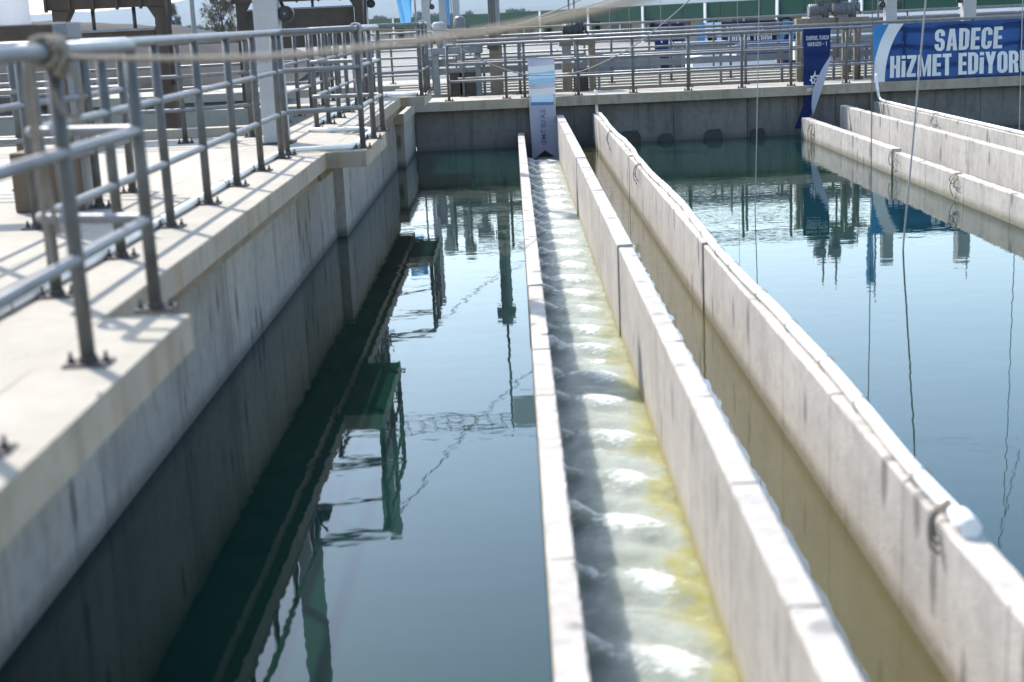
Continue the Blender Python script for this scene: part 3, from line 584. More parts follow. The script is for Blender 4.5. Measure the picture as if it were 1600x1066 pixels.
# ------------------------------------------------------------------ banners
def banner_sheet(fn, nu, nv, name, m, parent, thick=0.0):
    return MB().grid(fn, nu, nv).build(name, m, parent)
def block_text(body, name, m, parent, x0, x1, y, zb, h, t=0.2, gap=0.07):
    """condensed bold capitals built from flat polygons"""
    W = {'M': 0.66, 'i': t, 'I': t, ' ': 0.22, '-': 0.25, '1': 0.36, 'T': 0.46, 'Y': 0.52, 'A': 0.54, 'Z': 0.46, 'E': 0.42}
    wd = lambda c: W.get(c, 0.5)
    total = sum(wd(c) for c in body)+gap*(len(body)-1); sx = (x1-x0)/total; b = MB(); cur = 0.0; k = [0]
    def poly(pts):
        k[0] += 1; yy = y-0.0004*(k[0] % 7)
        X = [x0+(cur+u)*sx for u, v in pts]
        if parent is big: b.bm.faces.new([b.bm.verts.new((q, wav(q, zb+v*h)-0.019-0.0004*(k[0] % 7), zb+v*h)) for q, (u, v) in zip(X, pts)])
        else: b.bm.faces.new([b.bm.verts.new((q, yy, zb+v*h)) for q, (u, v) in zip(X, pts)])
    def box(a, c, d, e): poly([(a, d), (c, d), (c, e), (a, e)])
    def arcq(cx, cy, rx, ry, a0, a1, tx, ty, n=5):
        for q in range(n):
            p0 = a0+(a1-a0)*q/n; p1 = a0+(a1-a0)*(q+1)/n
            f = lambda a, i: (cx+math.cos(a)*(rx-i*tx), cy+math.sin(a)*(ry-i*ty))
            poly([f(p0, 0), f(p1, 0), f(p1, 1), f(p0, 1)])
    ty = t*0.78
    def corner(cx, cy, a0, rx=0.24, ry=0.22): arcq(cx, cy, rx, ry, a0, a0+math.pi/2, min(t, rx*0.95), min(ty, ry*0.95))
    P2 = math.pi/2
    for c in body:
        w_ = wd(c); rx, ry = 0.24, 0.22
        if c == 'H': box(0, t, 0, 1); box(w_-t, w_, 0, 1); box(t, w_-t, 0.42, 0.42+ty)
        elif c == 'i': box(0, t, 0, 0.76); box(0, t, 0.85, 1)
        elif c == 'I': box(0, t, 0, 1)
        elif c == 'E': box(0, t, 0, 1); box(t, w_, 1-ty, 1); box(t, w_*0.93, 0.43, 0.43+ty); box(t, w_, 0, ty)
        elif c == 'L': box(0, t, 0, 1); box(t, w_, 0, ty)
        elif c == 'V': poly([(0, 1), (t, 1), (w_/2+t*0.5, 0), (w_/2-t*0.5, 0)]); poly([(w_-t, 1), (w_, 1), (w_/2+t*0.5, 0), (w_/2-t*0.5, 0)])
        elif c == 'K': box(0, t, 0, 1); poly([(t, 0.38), (t, 0.62), (w_-t*0.9, 1), (w_+0.04, 1)]); poly([(t*1.2, 0.52), (t*2.0, 0.62), (w_+0.05, 0), (w_-t*0.95, 0)])
        elif c == '1': box(t*0.6, t*1.6, 0, 1); poly([(0, 0.66), (t*0.6, 0.74), (t*0.6, 1)])
        elif c == '-': box(0, w_, 0.4, 0.56)
        elif c == 'T': box(0, w_, 1-ty, 1); box(w_/2-t/2, w_/2+t/2, 0, 1-ty)
        elif c == 'Z': box(0, w_, 1-ty, 1); box(0, w_, 0, ty); poly([(0, ty), (t*1.1, ty), (w_, 1-ty), (w_-t*1.1, 1-ty)])
        elif c == 'A': poly([(0, 0), (t, 0), (w_/2+0.03, 1), (w_/2-t*0.6, 1)]); poly([(w_-t, 0), (w_, 0), (w_/2+t*0.6, 1), (w_/2-0.03, 1)]); box(t*0.9, w_-t*0.9, 0.2, 0.2+ty*0.9)
        elif c == 'M': box(0, t*0.9, 0, 1); box(w_-t*0.9, w_, 0, 1); poly([(t*0.9, 1), (t*0.9, 0.55), (w_/2-0.04, 0), (w_/2, 0), (w_/2, 0.35)]); poly([(w_-t*0.9, 1), (w_-t*0.9, 0.55), (w_/2+0.04, 0), (w_/2, 0), (w_/2, 0.35)])
        elif c == 'Y': poly([(0, 1), (t, 1), (w_/2+t/2, 0.4), (w_/2-t/2, 0.4)]); poly([(w_-t, 1), (w_, 1), (w_/2+t/2, 0.4), (w_/2-t/2, 0.4)]); box(w_/2-t/2, w_/2+t/2, 0, 0.4)
        elif c in 'OCDU':
            if c == 'U':
                box(0, t, ry, 1); box(w_-t, w_, ry, 1)
            elif c == 'D': box(0, t, 0, 1); box(w_-t, w_, ry, 1-ry)
            elif c == 'C': box(0, t, ry, 1-ry); box(w_-t, w_, ry, 0.36); box(w_-t, w_, 0.64, 1-ry)
            else: box(0, t, ry, 1-ry); box(w_-t, w_, ry, 1-ry)
            if c != 'U': corner(w_-rx, 1-ry, 0)
            if c in 'OC': corner(rx, 1-ry, P2)
            if c in 'OCU': corner(rx, ry, 2*P2)
            corner(w_-rx, ry, 3*P2)
            a = t if c == 'D' else rx
            if w_-rx > a: box(a, w_-rx, 0, ty)
            if w_-rx > a and c != 'U': box(a, w_-rx, 1-ty, 1)
        elif c == 'R':
            box(0, t, 0, 1); box(t, w_-rx, 1-ty, 1); corner(w_-rx, 1-ry, 0); box(w_-t, w_, 0.42+ry, 1-ry); corner(w_-rx, 0.42+ry, 3*P2); box(t, w_-rx, 0.42, 0.42+ty)
            poly([(w_-t-0.04, 0.42), (w_-0.04, 0.44), (w_, 0), (w_-t, 0)])
        elif c == 'S':
            corner(w_-rx, 1-ry, 0); corner(rx, 1-ry, P2); corner(rx, 0.43+ry*0.92, 2*P2); corner(w_-rx, 0.57-ry*0.92, 0); corner(w_-rx, ry, 3*P2); corner(rx, ry, 2*P2)
            box(0, t, 0.43+ry*0.92, 1-ry); box(w_-t, w_, ry, 0.57-ry*0.92); box(w_-t, w_, 0.68, 1-ry); box(0, t, ry, 0.32); box(rx-0.02, w_-rx+0.02, 1-ty, 1); box(rx-0.02, w_-rx+0.02, 0, ty); box(rx-0.02, w_-rx+0.02, 0.42, 0.58)
        cur += w_+gap
    return b.build(name, m, parent)
# long slogan banner
big = thing('banner', 'long blue banner with large white slogan letters on the far railing', 'banner', (6.27, 25.19, -0.3))
BX0, BX1, BZ0, BZ1, BY = 6.27, 9.75, -0.33, 0.78, 25.195
def wav(x, z): return BY-0.018*math.sin((x-6)*5.5+z*2)-0.012*math.sin(z*9+x)-0.007*math.sin(x*17+z*5)
MB().grid(lambda u, v: (BX0+(BX1-BX0)*u, wav(BX0+(BX1-BX0)*u, BZ0+(BZ1-BZ0)*v), BZ0+(BZ1-BZ0)*v), 60, 14).build('banner_cloth', 'cloth_blue', big)
def swoosh(xa, xb, dy, name, m):
    def fn(u, v):
        z = BZ0+(BZ1-BZ0)*v; x = xa(v)+(xb(v)-xa(v))*u; return (x, wav(x, z)-dy, z)
    MB().grid(fn, 6, 30).build(name, m, big)
arc = lambda v: BX0+0.18+0.42*max(0, v-0.12)**2.2
arc2 = lambda v: BX0+0.02+0.40*max(0, v-0.42)**1.35*1.3
swoosh(lambda v: BX0, lambda v: arc(v)+0.03, 0.004, 'white_stripe', 'print_white')
swoosh(lambda v: BX0, arc2, 0.008, 'cyan_corner', 'print_cyan')
MB().grid(lambda u, v: (BX0+0.25+(BX1-BX0-0.25)*u, wav(BX0+0.25+(BX1-BX0-0.25)*u, BZ0+0.17*v)-0.004, BZ0+0.003+0.17*v), 60, 3).build('dark_hem', 'print_navy', big)
block_text('SADECE', 'lettering', 'print_white', big, 7.33, 8.50, BY, 0.285, 0.37)
block_text('HiZMET EDiYORU', 'lettering', 'print_white', big, 6.57, 8.995, BY, -0.135, 0.37)
# narrow navy banner with gear emblem, twisted below
nav = thing('banner', 'narrow navy banner with white gear emblem, its lower end twisted and trailing', 'banner', (5.3, 25.18, 0.75))
def nb(u, v):
    z = 0.76-1.62*v; tw = max(0, (v-0.28)/0.72)
    xl = 5.06-0.0*v; xr = 5.53-0.56*max(0, (v-0.22))**1.15*0.92
    if v > 0.8: xl -= (v-0.8)*0.75; xr -= (v-0.8)*0.55; z -= 0.4*(v-0.8)
    x = xl+(xr-xl)*u
    return (x, 25.17-0.03*math.sin(u*3.1)*tw-0.10*tw*(u)+0.015*math.sin(v*14), z)
MB().grid(nb, 10, 40).build('banner_cloth', 'cloth_navy', nav)
def nb_back(u, v):
    z = 0.30-1.05*v; xr = 5.53-0.56*max(0, ((0.76-z)/1.62-0.22))**1.15*0.92
    wd = 0.16*math.sin(math.pi*min(1, v*1.05))**0.8
    return (xr-wd*(1-u)*0.9+0.004, 25.035-0.03*u-0.02*math.sin(v*5), z)
MB().grid(nb_back, 5, 20).build('folded_edge', 'cloth_lilac', nav)
block_text('DURULTUCU', 'lettering', 'print_white', nav, 5.10, 5.485, 25.125, 0.57, 0.07, t=0.125, gap=0.17)
block_text('HAVUZU - 1', 'lettering', 'print_white', nav, 5.125, 5.46, 25.125, 0.465, 0.07, t=0.125, gap=0.17)
b = MB(); cx, cz = 5.245, -0.10; n = 48; ro = []; ri = []
for k in range(n):
    a = 2*math.pi*k/n; rr = 0.092 if (k % 6) in (0, 1, 2) else 0.072
    ro.append(b.bm.verts.new((cx+math.cos(a)*rr, 25.095, cz+math.sin(a)*rr))); ri.append(b.bm.verts.new((cx+math.cos(a)*0.05, 25.095, cz+math.sin(a)*0.05)))
for k in range(n): b.bm.faces.new((ro[k], ro[(k+1) % n], ri[(k+1) % n], ri[k]))
for k in range(3):
    a = k*2.094+0.3; v = [b.bm.verts.new((cx+math.cos(q)*s_, 25.094, cz+math.sin(q)*s_)) for q, s_ in ((a, 0.06), (a+0.5, 0.025), (a+3.14, 0.02), (a-0.5, 0.025))]; b.bm.faces.new(v)
v = [b.bm.verts.new(q) for q in ((cx-0.012, 25.094, cz+0.08), (cx+0.012, 25.094, cz+0.08), (cx, 25.094, cz+0.16))]; b.bm.faces.new(v)
b.build('emblem', 'print_white', nav)
text('iZMiT SU', 'lettering', 'print_white', nav, (5.235, 25.085, -0.30), 0.07, off=0.002, width=0.26)
# pale hanging banner in the launder
wb = thing('banner', 'tall pale banner with blue wave bands hanging down into the foaming channel', 'banner', (0.5, 25.15, 0.46))
def wbf(u, v):
    z = 0.47-1.75*v; x = 0.265+0.012*v+0.46*u+0.006*math.sin(v*9)
    if v > 0.9: z += 0.17*(1-abs(u-0.5)*2)*(v-0.9)/0.1
    return (x, 25.06-0.06*math.sin(min(1, v*1.6)*math.pi)*0.4-0.015*math.sin(u*3.1), z)
MB().grid(wbf, 10, 40).build('banner_cloth', 'cloth_lilac', wb)
def band(v0, v1, name, m, amp, ph, u0=0.0, u1=1.0, dy=0.004):
    def fn(u, t):
        uu = u0+(u1-u0)*u; v = v0+(v1-v0)*t+amp*math.sin(uu*4+ph)
        x, y, z = wbf(uu, v); return (x, y-dy, z)
    MB().grid(fn, 14, 5).build(name, m, wb)
band(0.07, 0.145, 'white_band', 'print_white', 0.004, 1, dy=0.003)
band(0.13, 0.24, 'wave_band', 'print_teal', 0.008, 0.5, dy=0.005); band(0.155, 0.2, 'pale_band', 'print_pale', 0.006, 2, dy=0.008)
band(0.29, 0.36, 'white_band', 'print_white', 0.006, 0.4, dy=0.004)
band(0.36, 0.43, 'wave_band', 'print_pale', 0.006, 3, 0.08, 0.92, dy=0.006); band(0.385, 0.395, 'wave_line', 'print_white', 0.006, 9, 0.08, 0.92, dy=0.009)
band(0.425, 0.455, 'dark_band', 'print_blue', 0.003, 5, 0.08, 0.92, dy=0.009)
text('iZMiT SU A.S.', 'lettering', 'print_slate', wb, (0.535, 25.01, -0.70), 0.115, rot=(math.pi/2, -math.pi/2, 0), off=0.0015, width=0.62)
# ------------------------------------------------------------------ pillars with lamps
def pillar(label, x, y, wd, h, z0, lamps, group='white concrete pillars'):
    t = thing('pillar', label, 'pillar', (x, y, z0), group)
    MB().box(x-wd/2, x+wd/2, y-wd/2, y+wd/2, z0, z0+h, 0.012).build('shaft', 'pillar_concrete', t)
    MB().box(x-wd/2-0.05, x+wd/2+0.05, y-wd/2-0.05, y+wd/2+0.05, z0+0.001, z0+0.02).build('foot_plate', 'rust_plate', t)
    for sx, zz, s_ in lamps:
        cx = x+sx*(wd/2+0.07*s_)
        b = MB().tube([(cx, y-0.06*s_, zz), (cx, y+0.06*s_, zz)], 0.082*s_, 18); b.tube([(cx, y-0.09*s_, zz), (cx, y-0.055*s_, zz)], 0.05*s_, 12)
        lamp = b.build('lamp', 'black_rubber', t)
        MB().tube([(cx-0.02*s_*sx, y, zz+0.06*s_), (cx-0.05*s_*sx, y, zz+0.15*s_), (cx+0.03*s_*sx, y, zz+0.27*s_)], 0.02*s_, 8).build('bracket', 'black_rubber', lamp)
        b = MB().tube([(cx, y-0.093*s_, zz), (cx, y-0.1*s_, zz)], 0.012*s_, 8); b.build('bolt', 'galvanised', lamp)
    return t
pillar('nearest white square pillar standing on the left walkway, black lamp at its side', -2.192, 13.18, 0.218, 4.5, 0.156, [(1, 1.313, 0.87)])
pillar('second white pillar along the left walkway, rope tied to the rail before it', -2.21, 21.75, 0.187, 4.6, 0.156, [(1, 1.478, 0.78)])
pillar('third pillar of the left row, right of the pale blue flag', -2.3, 40, 0.22, 5, -0.4, [(1, 1.55, 0.9)])
pillar('slim far pillar just left of the blue pennant', -2.35, 51, 0.24, 5, -0.4, [(1, 1.6, 0.9)])
pillar('slim far pillar just right of the blue pennant', -1.87, 51, 0.24, 5, -0.4, [])
pillar('grey pillar above the slogan banner with a round lamp on both sides', 7.55, 29, 0.22, 2.2, -0.22, [(1, 1.07, 0.75), (-1, 1.1, 0.75)])
pillar('grey pillar above the slogan banner beside the white printed flag', 9.1, 29, 0.25, 2.2, -0.22, [(1, 1.18, 0.75), (-1, 1.12, 0.7)])
# beige column with mast, whose reflection stands in the left tank
t = thing('gate_column', 'tall beige column behind the far railing with cables and a thin mast', 'column', (-0.3, 27.2, -0.2))
MB().box(-0.42, -0.18, 27.1, 27.35, -0.3, 1.0, 0.01).build('lower_shaft', 'wood_beige', t)
MB().box(-0.41, -0.19, 27.11, 27.34, 1.0, 2.55, 0.01).build('upper_shaft', 'galvanised', t)
MB().box(-0.5, -0.13, 27.02, 27.42, 2.2, 2.4, 0.01).build('collar', 'motor_grey', t)
for k in range(3): MB().tube([(-0.39+0.05*k, 27.09, 0.72), (-0.39+0.05*k, 27.09, 2.5)], 0.012, 6).build('cable', 'wire_dark', t)
b = MB()
for k in range(5): b.tube([(-0.48+0.045*k, 27.07, 0.84), (-0.49+0.045*k, 27.05, 0.7)], 0.012, 6)
b.box(-0.45, -0.25, 27.04, 27.098, 0.62, 0.73).build('bracket', 'motor_dark', t)
MB().tube([(-0.3, 27.2, 2.55), (-0.3, 27.2, 4.75)], 0.025, 8).build('mast', 'galvanised', t)
b = MB().tube([(-2.75, 27.2, 4.66), (-0.3, 27.2, 4.66)], 0.03, 8); b.tube([(-2.75, 27.2, 4.4), (-0.3, 27.2, 4.4)], 0.02, 8)
for k in range(9): b.tube([(-2.7+0.27*k, 27.2, 4.4), (-2.57+0.27*k, 27.2, 4.66)], 0.012, 6)
b.build('truss', 'galvanised', t)
MB().tube([(-2.75, 27.2, -0.3), (-2.75, 27.2, 4.75)], 0.03, 8).build('mast', 'galvanised', t)
MB().box(-0.27, 0.22, 27.0, 27.17, 3.95, 4.6, 0.02).build('junction_box', 'white_paint', t)
# ------------------------------------------------------------------ sluice gates
def actuator(x, y, z, s_, parent, dark=True):
    m_ = 'motor_dark' if dark else 'motor_grey'
    b = MB().tube([(x-0.17*s_, y, z+0.16*s_), (x-0.05*s_, y, z+0.16*s_), (x+0.16*s_, y, z+0.16*s_)], 0.13*s_, 14)
    for k in range(6): b.tube([(x-0.15*s_+0.045*k*s_, y, z+0.16*s_), (x-0.135*s_+0.045*k*s_, y, z+0.16*s_)], 0.145*s_, 14)
    b.box(x-0.12*s_, x+0.1*s_, y-0.09*s_, y+0.09*s_, z, z+0.09*s_)
    mot = b.build('motor', m_, parent)
    MB().tube([(x+0.2*s_, y, z), (x+0.2*s_, y, z+0.33*s_)], 0.075*s_, 12).build('gearbox', m_, mot)
    MB().tube([(x+0.22*s_, y-0.05, z+0.3*s_), (x+0.36*s_, y-0.05, z+0.05*s_)], 0.025*s_, 8).build('lever', m_, mot)
    b = MB().tube([(x+0.3*s_, y-0.1*s_+0.09*math.cos(q*math.pi/8)*s_, z+0.2*s_+0.09*math.sin(q*math.pi/8)*s_) for q in range(17)], 0.014*s_, 6); b.build('handwheel', m_, mot)
t = thing('sluice_gate', 'beige sluice gate frame with one dark motor, right of the pale hanging banner', 'sluice gate', (1.25, 26.75, -0.2))
MB().box(0.88, 1.55, 26.7, 26.95, 0.62, 0.76, 0.008).build('head_beam', 'wood_beige', t)
MB().box(0.92, 1.1, 26.72, 26.9, -0.3, 0.3, 0.008).build('leg', 'wood_beige', t); MB().box(1.42, 1.54, 26.72, 26.9, -0.3, 0.615, 0.008).build('leg', 'wood_beige', t)
MB().box(0.93, 1.09, 26.74, 26.88, 0.3, 0.615).build('leg', 'galvanised', t)
MB().box(1.13, 1.4, 26.8, 26.86, -0.5, 0.2).build('gate_leaf', 'gate_paint', t)
for x in (1.08, 1.18): MB().tube([(x, 26.82, 0.2), (x, 26.82, 2.2)], 0.018, 8).build('spindle', 'motor_grey', t)
actuator(1.1, 26.8, 0.76, 0.9, t)
t = thing('sluice_gate', 'beige sluice gate frame with two grey motors above the narrow navy banner', 'sluice gate', (5.9, 27.0, -0.2))
MB().box(5.28, 6.02, 26.9, 27.15, 0.79, 0.92, 0.008).build('head_beam', 'wood_beige', t); MB().box(6.03, 6.6, 26.8, 27.05, 0.78, 0.91, 0.008).build('head_beam', 'wood_beige', t)
for x in (5.35, 6.2, 6.42): MB().box(x-0.06, x+0.06, 26.92, 27.04, -0.3, 0.779, 0.008).build('leg', 'wood_beige', t)
for x in (5.8, 6.05): MB().tube([(x, 26.95, 0.2), (x, 26.95, 2.0)], 0.02, 8).build('spindle', 'motor_grey', t)
actuator(5.66, 27, 0.92, 0.85, t, False); actuator(6.12, 26.92, 0.91, 0.95, t, False)
for x in (5.74, 6.02):
    MB().tube([(x, 26.97, 1.2), (x, 26.97, 1.28), (x, 26.97, 1.5)], [0.09, 0.13, 0.12], 14).build('motor_hood', 'galvanised', t)
t = thing('sluice_gate', 'small gate with a pale and a grey domed motor behind the far left railing corner', 'sluice gate', (-1.2, 27.6, -0.2))
MB().box(-1.5, -0.55, 27.4, 27.8, 0.55, 0.68, 0.008).build('head_beam', 'galvanised', t)
for x in (-1.45, -0.95, -0.65): MB().box(x-0.06, x+0.06, 27.5, 27.65, -0.3, 0.549, 0.006).build('leg', 'galvanised', t)
MB().tube([(-1.36, 27.55, 0.68), (-1.36, 27.55, 0.86), (-1.36, 27.55, 0.92), (-1.36, 27.55, 1.12), (-1.36, 27.55, 1.16)], [0.05, 0.08, 0.13, 0.13, 0.08], 14).build('motor_hood', 'pillar_concrete', t)
MB().tube([(-0.96, 27.55, 0.68), (-0.96, 27.55, 0.9), (-0.96, 27.55, 0.95), (-0.96, 27.55, 1.2), (-0.96, 27.55, 1.25)], [0.05, 0.06, 0.11, 0.11, 0.06], 14).build('motor_hood', 'motor_grey', t)
MB().box(-0.8, -0.5, 27.4, 27.7, 0.681, 0.9, 0.01).build('control_box', 'galvanised', t)
MB().box(-1.2, -0.7, 27.5, 27.56, -0.5, 0.2).build('gate_leaf', 'gate_paint', t)
# brown portal gates in the left basin
def portal(label, x0, x1, y, z0, zb, zt, leaf, rods, ribs, m='gate_paint', depth=0.22):
    t = thing('sluice_gate', label, 'sluice gate', ((x0+x1)/2, y, z0), 'brown steel sluice gates on the left')
    MB().box(x0, x1, y, y+depth, zb, zt).build('head_beam', m, t)
    for k in range(ribs):
        xx = x0+(x1-x0)*k/(ribs-1); MB().box(xx-0.012, xx+0.012, y-0.05, y-0.001, zb-0.02, zt+0.001).build('rib', m, t)
    for xx in (x0+0.1, x1-0.06):
        MB().prism([(xx-0.07, z0), (xx+0.07, z0), (xx+0.06, zb-0.12), (xx+0.13 if xx < (x0+x1)/2 else xx+0.06, zb-0.001), (xx-0.06 if xx < (x0+x1)/2 else xx-0.13, zb-0.001), (xx-0.06, zb-0.12)], 'y', y+0.02, y+depth-0.02).build('leg', m, t)
    if leaf:
        MB().box(x0+0.18, x1-0.14, y+0.07, y+0.15, leaf[0], leaf[1]).build('gate_leaf', m, t)
        MB().box(x0+0.18, x1-0.14, y+0.05, y+0.17, leaf[1], leaf[1]+0.025).build('leaf_cap', 'galvanised', t)
    for xx in rods: MB().tube([(xx, y+0.11, leaf[1] if leaf else 0), (xx, y+0.11, zb)], 0.02, 8).build('spindle', 'motor_dark', t)
    return t
portal('nearer brown sluice gate with ribbed head beam before the grey mound', -4.655, -3.463, 14.7, -0.366, 1.461, 1.853, (1.113, 1.226), [-4.228, -3.811], 6)
portal('brown sluice gate between the two white pillars on the left', -3.958, -2.105, 20.88, -0.54, 1.548, 1.983, (0.895, 1.435), [-2.828], 7)
hose = MB().tube(catmull([(-3.445, 14.616, 2.07), (-3.41, 14.599, 1.678), (-3.393, 14.599, 1.461), (-3.419, 14.599, 1.243), (-3.437, 14.616, 0.678)], 6), 0.022, 8).build('hose', 'black_rubber'); tag(hose, 'black hose hanging beside the ribbed gate frame leg', 'hose')
hose = MB().tube(catmull([(-2.053, 20.793, 2.157), (-2.045, 20.776, 1.635), (-2.062, 20.776, 1.2), (-2.053, 20.793, 0.678)], 6), 0.018, 8).build('hose', 'black_rubber'); tag(hose, 'black hose hanging just left of the second white pillar', 'hose')
t = thing('gate_stand', 'tan steel gate stand with dark brown head beam, half hidden behind the near railing', 'sluice gate', (-2.697, 8.7, 0.156))
MB().box(-3.088, -2.662, 8.7, 9.005, 0.156, 0.521, 0.01).build('pedestal', 'tan_paint', t)
MB().box(-2.784, -2.697, 8.744, 8.918, 0.521, 1.187, 0.006).build('leg', 'tan_paint', t)
MB().box(-2.688, -2.645, 8.717, 8.944, 0.156, 1.187, 0.004).build('leg', 'galvanised', t)
MB().box(-4.002, -2.732, 8.7, 8.961, 1.189, 1.278, 0.006).build('head_beam', 'gate_paint', t)
MB().box(-2.732, -2.645, 8.683, 8.978, 1.189, 1.283, 0.004).build('end_plate', 'panel_grey', t)
b = MB()
for k in range(3): b.tube([(-2.714+0.03*k, 8.682, 1.235), (-2.714+0.03*k, 8.672, 1.235)], 0.007, 6)
b.build('bolt', 'galvanised', t)
fl = MB().grid(lambda u, v: (-3.262+0.374*u+0.02*v, 8.787+0.02*math.sin(u*9), 1.284+0.87*v), 14, 6).build('flag', 'cloth_white'); tag(fl, 'white cloth flag standing on the tan gate stand at the left edge', 'flag')
# ------------------------------------------------------------------ basin on the left, troughs, curbs
MB().box(-8.7, -2.401, 14.355, 14.572, -1.236, 0.243).build('basin_curb', 'deck_concrete', None, label='low pale curb before the sunken basin on the left', category='curb')
MB().box(-8.7, -2.401, 20.793, 21.402, -1.236, 0.069).build('basin_curb', 'deck_concrete', None, label='far pale curb behind the sunken basin on the left', category='curb')
sheet('basin_water', -10, -2.35, 14.53, 20.88, -0.453, 'tank_water')
for i, (y, lab) in enumerate(((27.85, 'first pale curb behind the far walkway'), (29.0, 'second pale curb behind the far walkway, a railing on it'), (30.4, 'third pale curb behind the far walkway'), (31.7, 'fourth pale curb behind the far walkway'))):
    MB().box(-2.5, 16, y, y+0.35, -1.2, -0.205-0.004*i).build('trough_curb', 'deck_concrete', None, label=lab, category='curb', group='pale curbs behind the far walkway')
sheet('trough_water', -10, 16, 26.5, 32.9, -0.55, 'side_water')
def trough(label, x0, x1, y):
    t = thing('steel_trough', label, 'trough', (x0, y, 0.1), 'galvanised steel troughs behind the far railing')
    MB().box(x0, x1, y, y+0.03, 0.32, 0.46).build('upper_plank', 'galvanised', t)
    MB().box(x0, x1, y-0.06, y-0.02, 0.17, 0.29).build('lower_plank', 'galvanised', t)
    MB().box(x0-0.012, x0+0.012, y-0.07, y+0.09, 0.15, 0.48).build('end_flange', 'white_paint', t)
    n = max(2, int((x1-x0)/1.0))
    for k in range(n+1):
        xx = x0+0.15+(x1-x0-0.3)*k/n; MB().box(xx-0.025, xx+0.025, y+0.035, y+0.085, -0.3, 0.45).build('leg', 'galvanised', t)
trough('grey steel trough on legs behind the railing, left of the motor gate', -1.6, 1.42, 27.62)
trough('grey steel trough on legs behind the railing, right of the motor gate', 1.5, 5.3, 27.62)
trough('grey steel trough on legs behind the narrow navy banner', 5.38, 6.9, 27.62)
# ------------------------------------------------------------------ yard clutter behind
def board(label, x, y, w_, z0, z1, m, cat='banner', name='standing_banner', bands=()):
    t = thing(name, label, cat, (x, y, z0))
    MB().box(x, x+w_, y, y+0.03, z0, z1).build('panel', m, t)
    for (a, c, e, f, mm, nm) in bands:
        MB().box(x+w_*a, x+w_*c, y-0.006, y-0.001, z0+(z1-z0)*e, z0+(z1-z0)*f).build(nm, mm, t)
    for xx in (x+0.04, x+w_-0.08): MB().box(xx, xx+0.04, y+0.031, y+0.07, -0.42, z0+(z1-z0)*0.8).build('leg', 'galvanised', t)
    return t
board('tall blue stand-up panel in the yard, pale bands across it', 3.75, 38, 0.36, -0.36, 0.83, 'cloth_blue', bands=((0.45, 0.55, 0.60, 0.64, 'print_white', 'white_mark'), (0.1, 0.9, 0.86, 0.9, 'print_slate', 'wave_band'), (0.45, 0.55, 0.3, 0.36, 'print_white', 'white_mark')))
board('small dark blue panel right of the tall blue stand-up panel', 4.3, 39, 0.36, 0.35, 0.82, 'cloth_navy')
kb = board('long far banner with white lettering on dark blue, behind the railings', 5.75, 45, 3.6, 0.02, 0.74, 'cloth_navy', bands=((0, 0.07, 0, 1, 'print_cyan', 'cyan_corner'), (0.07, 0.21, 0, 1, 'print_pale', 'picture_field'), (0.09, 0.17, 0.1, 0.6, 'wood_beige', 'picture_patch')))
block_text('KARAMURSEL', 'lettering', 'print_white', kb, 6.66, 7.82, 44.985, 0.46, 0.19, t=0.17, gap=0.12)
block_text('ARITMA TESISI', 'lettering', 'print_white', kb, 6.7, 8.06, 44.985, 0.15, 0.19, t=0.17, gap=0.12)
for k in range(3):
    MB().prism([(8.25+0.3*k, 0.03), (8.4+0.3*k, 0.03), (8.62+0.3*k, 0.73), (8.42+0.3*k, 0.73)], 'y', 44.99, 44.997).build('slanted_stripe', ('print_blue', 'print_cyan', 'print_blue')[k], kb)
# white awnings / tarps
for (x, y, w_, lab) in ((1.9, 36, 1.6, 'low white tarpaulin tent in the yard, left of the blue panel'), (4.6, 37, 2.2, 'low white tarpaulin tent in the yard, right of the blue panel')):
    tag(MB().prism([(x, -0.4), (x+w_, -0.4), (x+w_, -0.2), (x+w_*0.25, 0.06), (x, -0.02)], 'y', y, y+1.5).build('tarpaulin_tent', 'white_paint'), lab, 'tent', 'white tents in the yard')
for (x, y, w_, h, m_, lab) in ((1.7, 35.5, 1.9, 0.55, 'panel_grey', 'blue-grey container box in the yard behind the motor gate'), (6.5, 41, 2.4, 0.5, 'blue_plastic', 'blue plastic crate stack in the yard below the far banner'), (4.4, 41, 1.7, 0.62, 'motor_grey', 'dark grey container in the yard under the far banner')):
    t = thing('container', lab, 'container', (x, y, -0.4)); MB().box(x, x+w_, y, y+1, -0.4, -0.4+h, 0.02).build('shell', m_, t)
    for k in range(int(w_/0.3)): MB().box(x+0.1+0.3*k, x+0.16+0.3*k, y-0.02, y-0.001, -0.36, -0.44+h).build('rib', m_, t)
    MB().box(x-0.03, x+w_+0.03, y-0.04, y+1.04, -0.399+h, -0.36+h).build('lid', m_, t)
# fence of grey panels on the right
t = thing('fence', 'grey panel fence with a white top rail behind the slogan banner', 'fence', (8.5, 40, -0.4))
x = 8.0
while x < 17:
    w_ = random.uniform(0.24, 0.30); MB().box(x, x+w_-0.02, 40, 40.03, -0.4, 0.72+random.uniform(-0.01, 0.01)).build('fence_panel', 'panel_grey', t); x += w_
MB().box(8, 17, 39.95, 40.01-0.012, 0.74, 0.83).build('top_rail', 'white_paint', t)
MB().box(8, 17, 39.96, 39.998, 0.28, 0.33).build('mid_rail', 'white_paint', t)
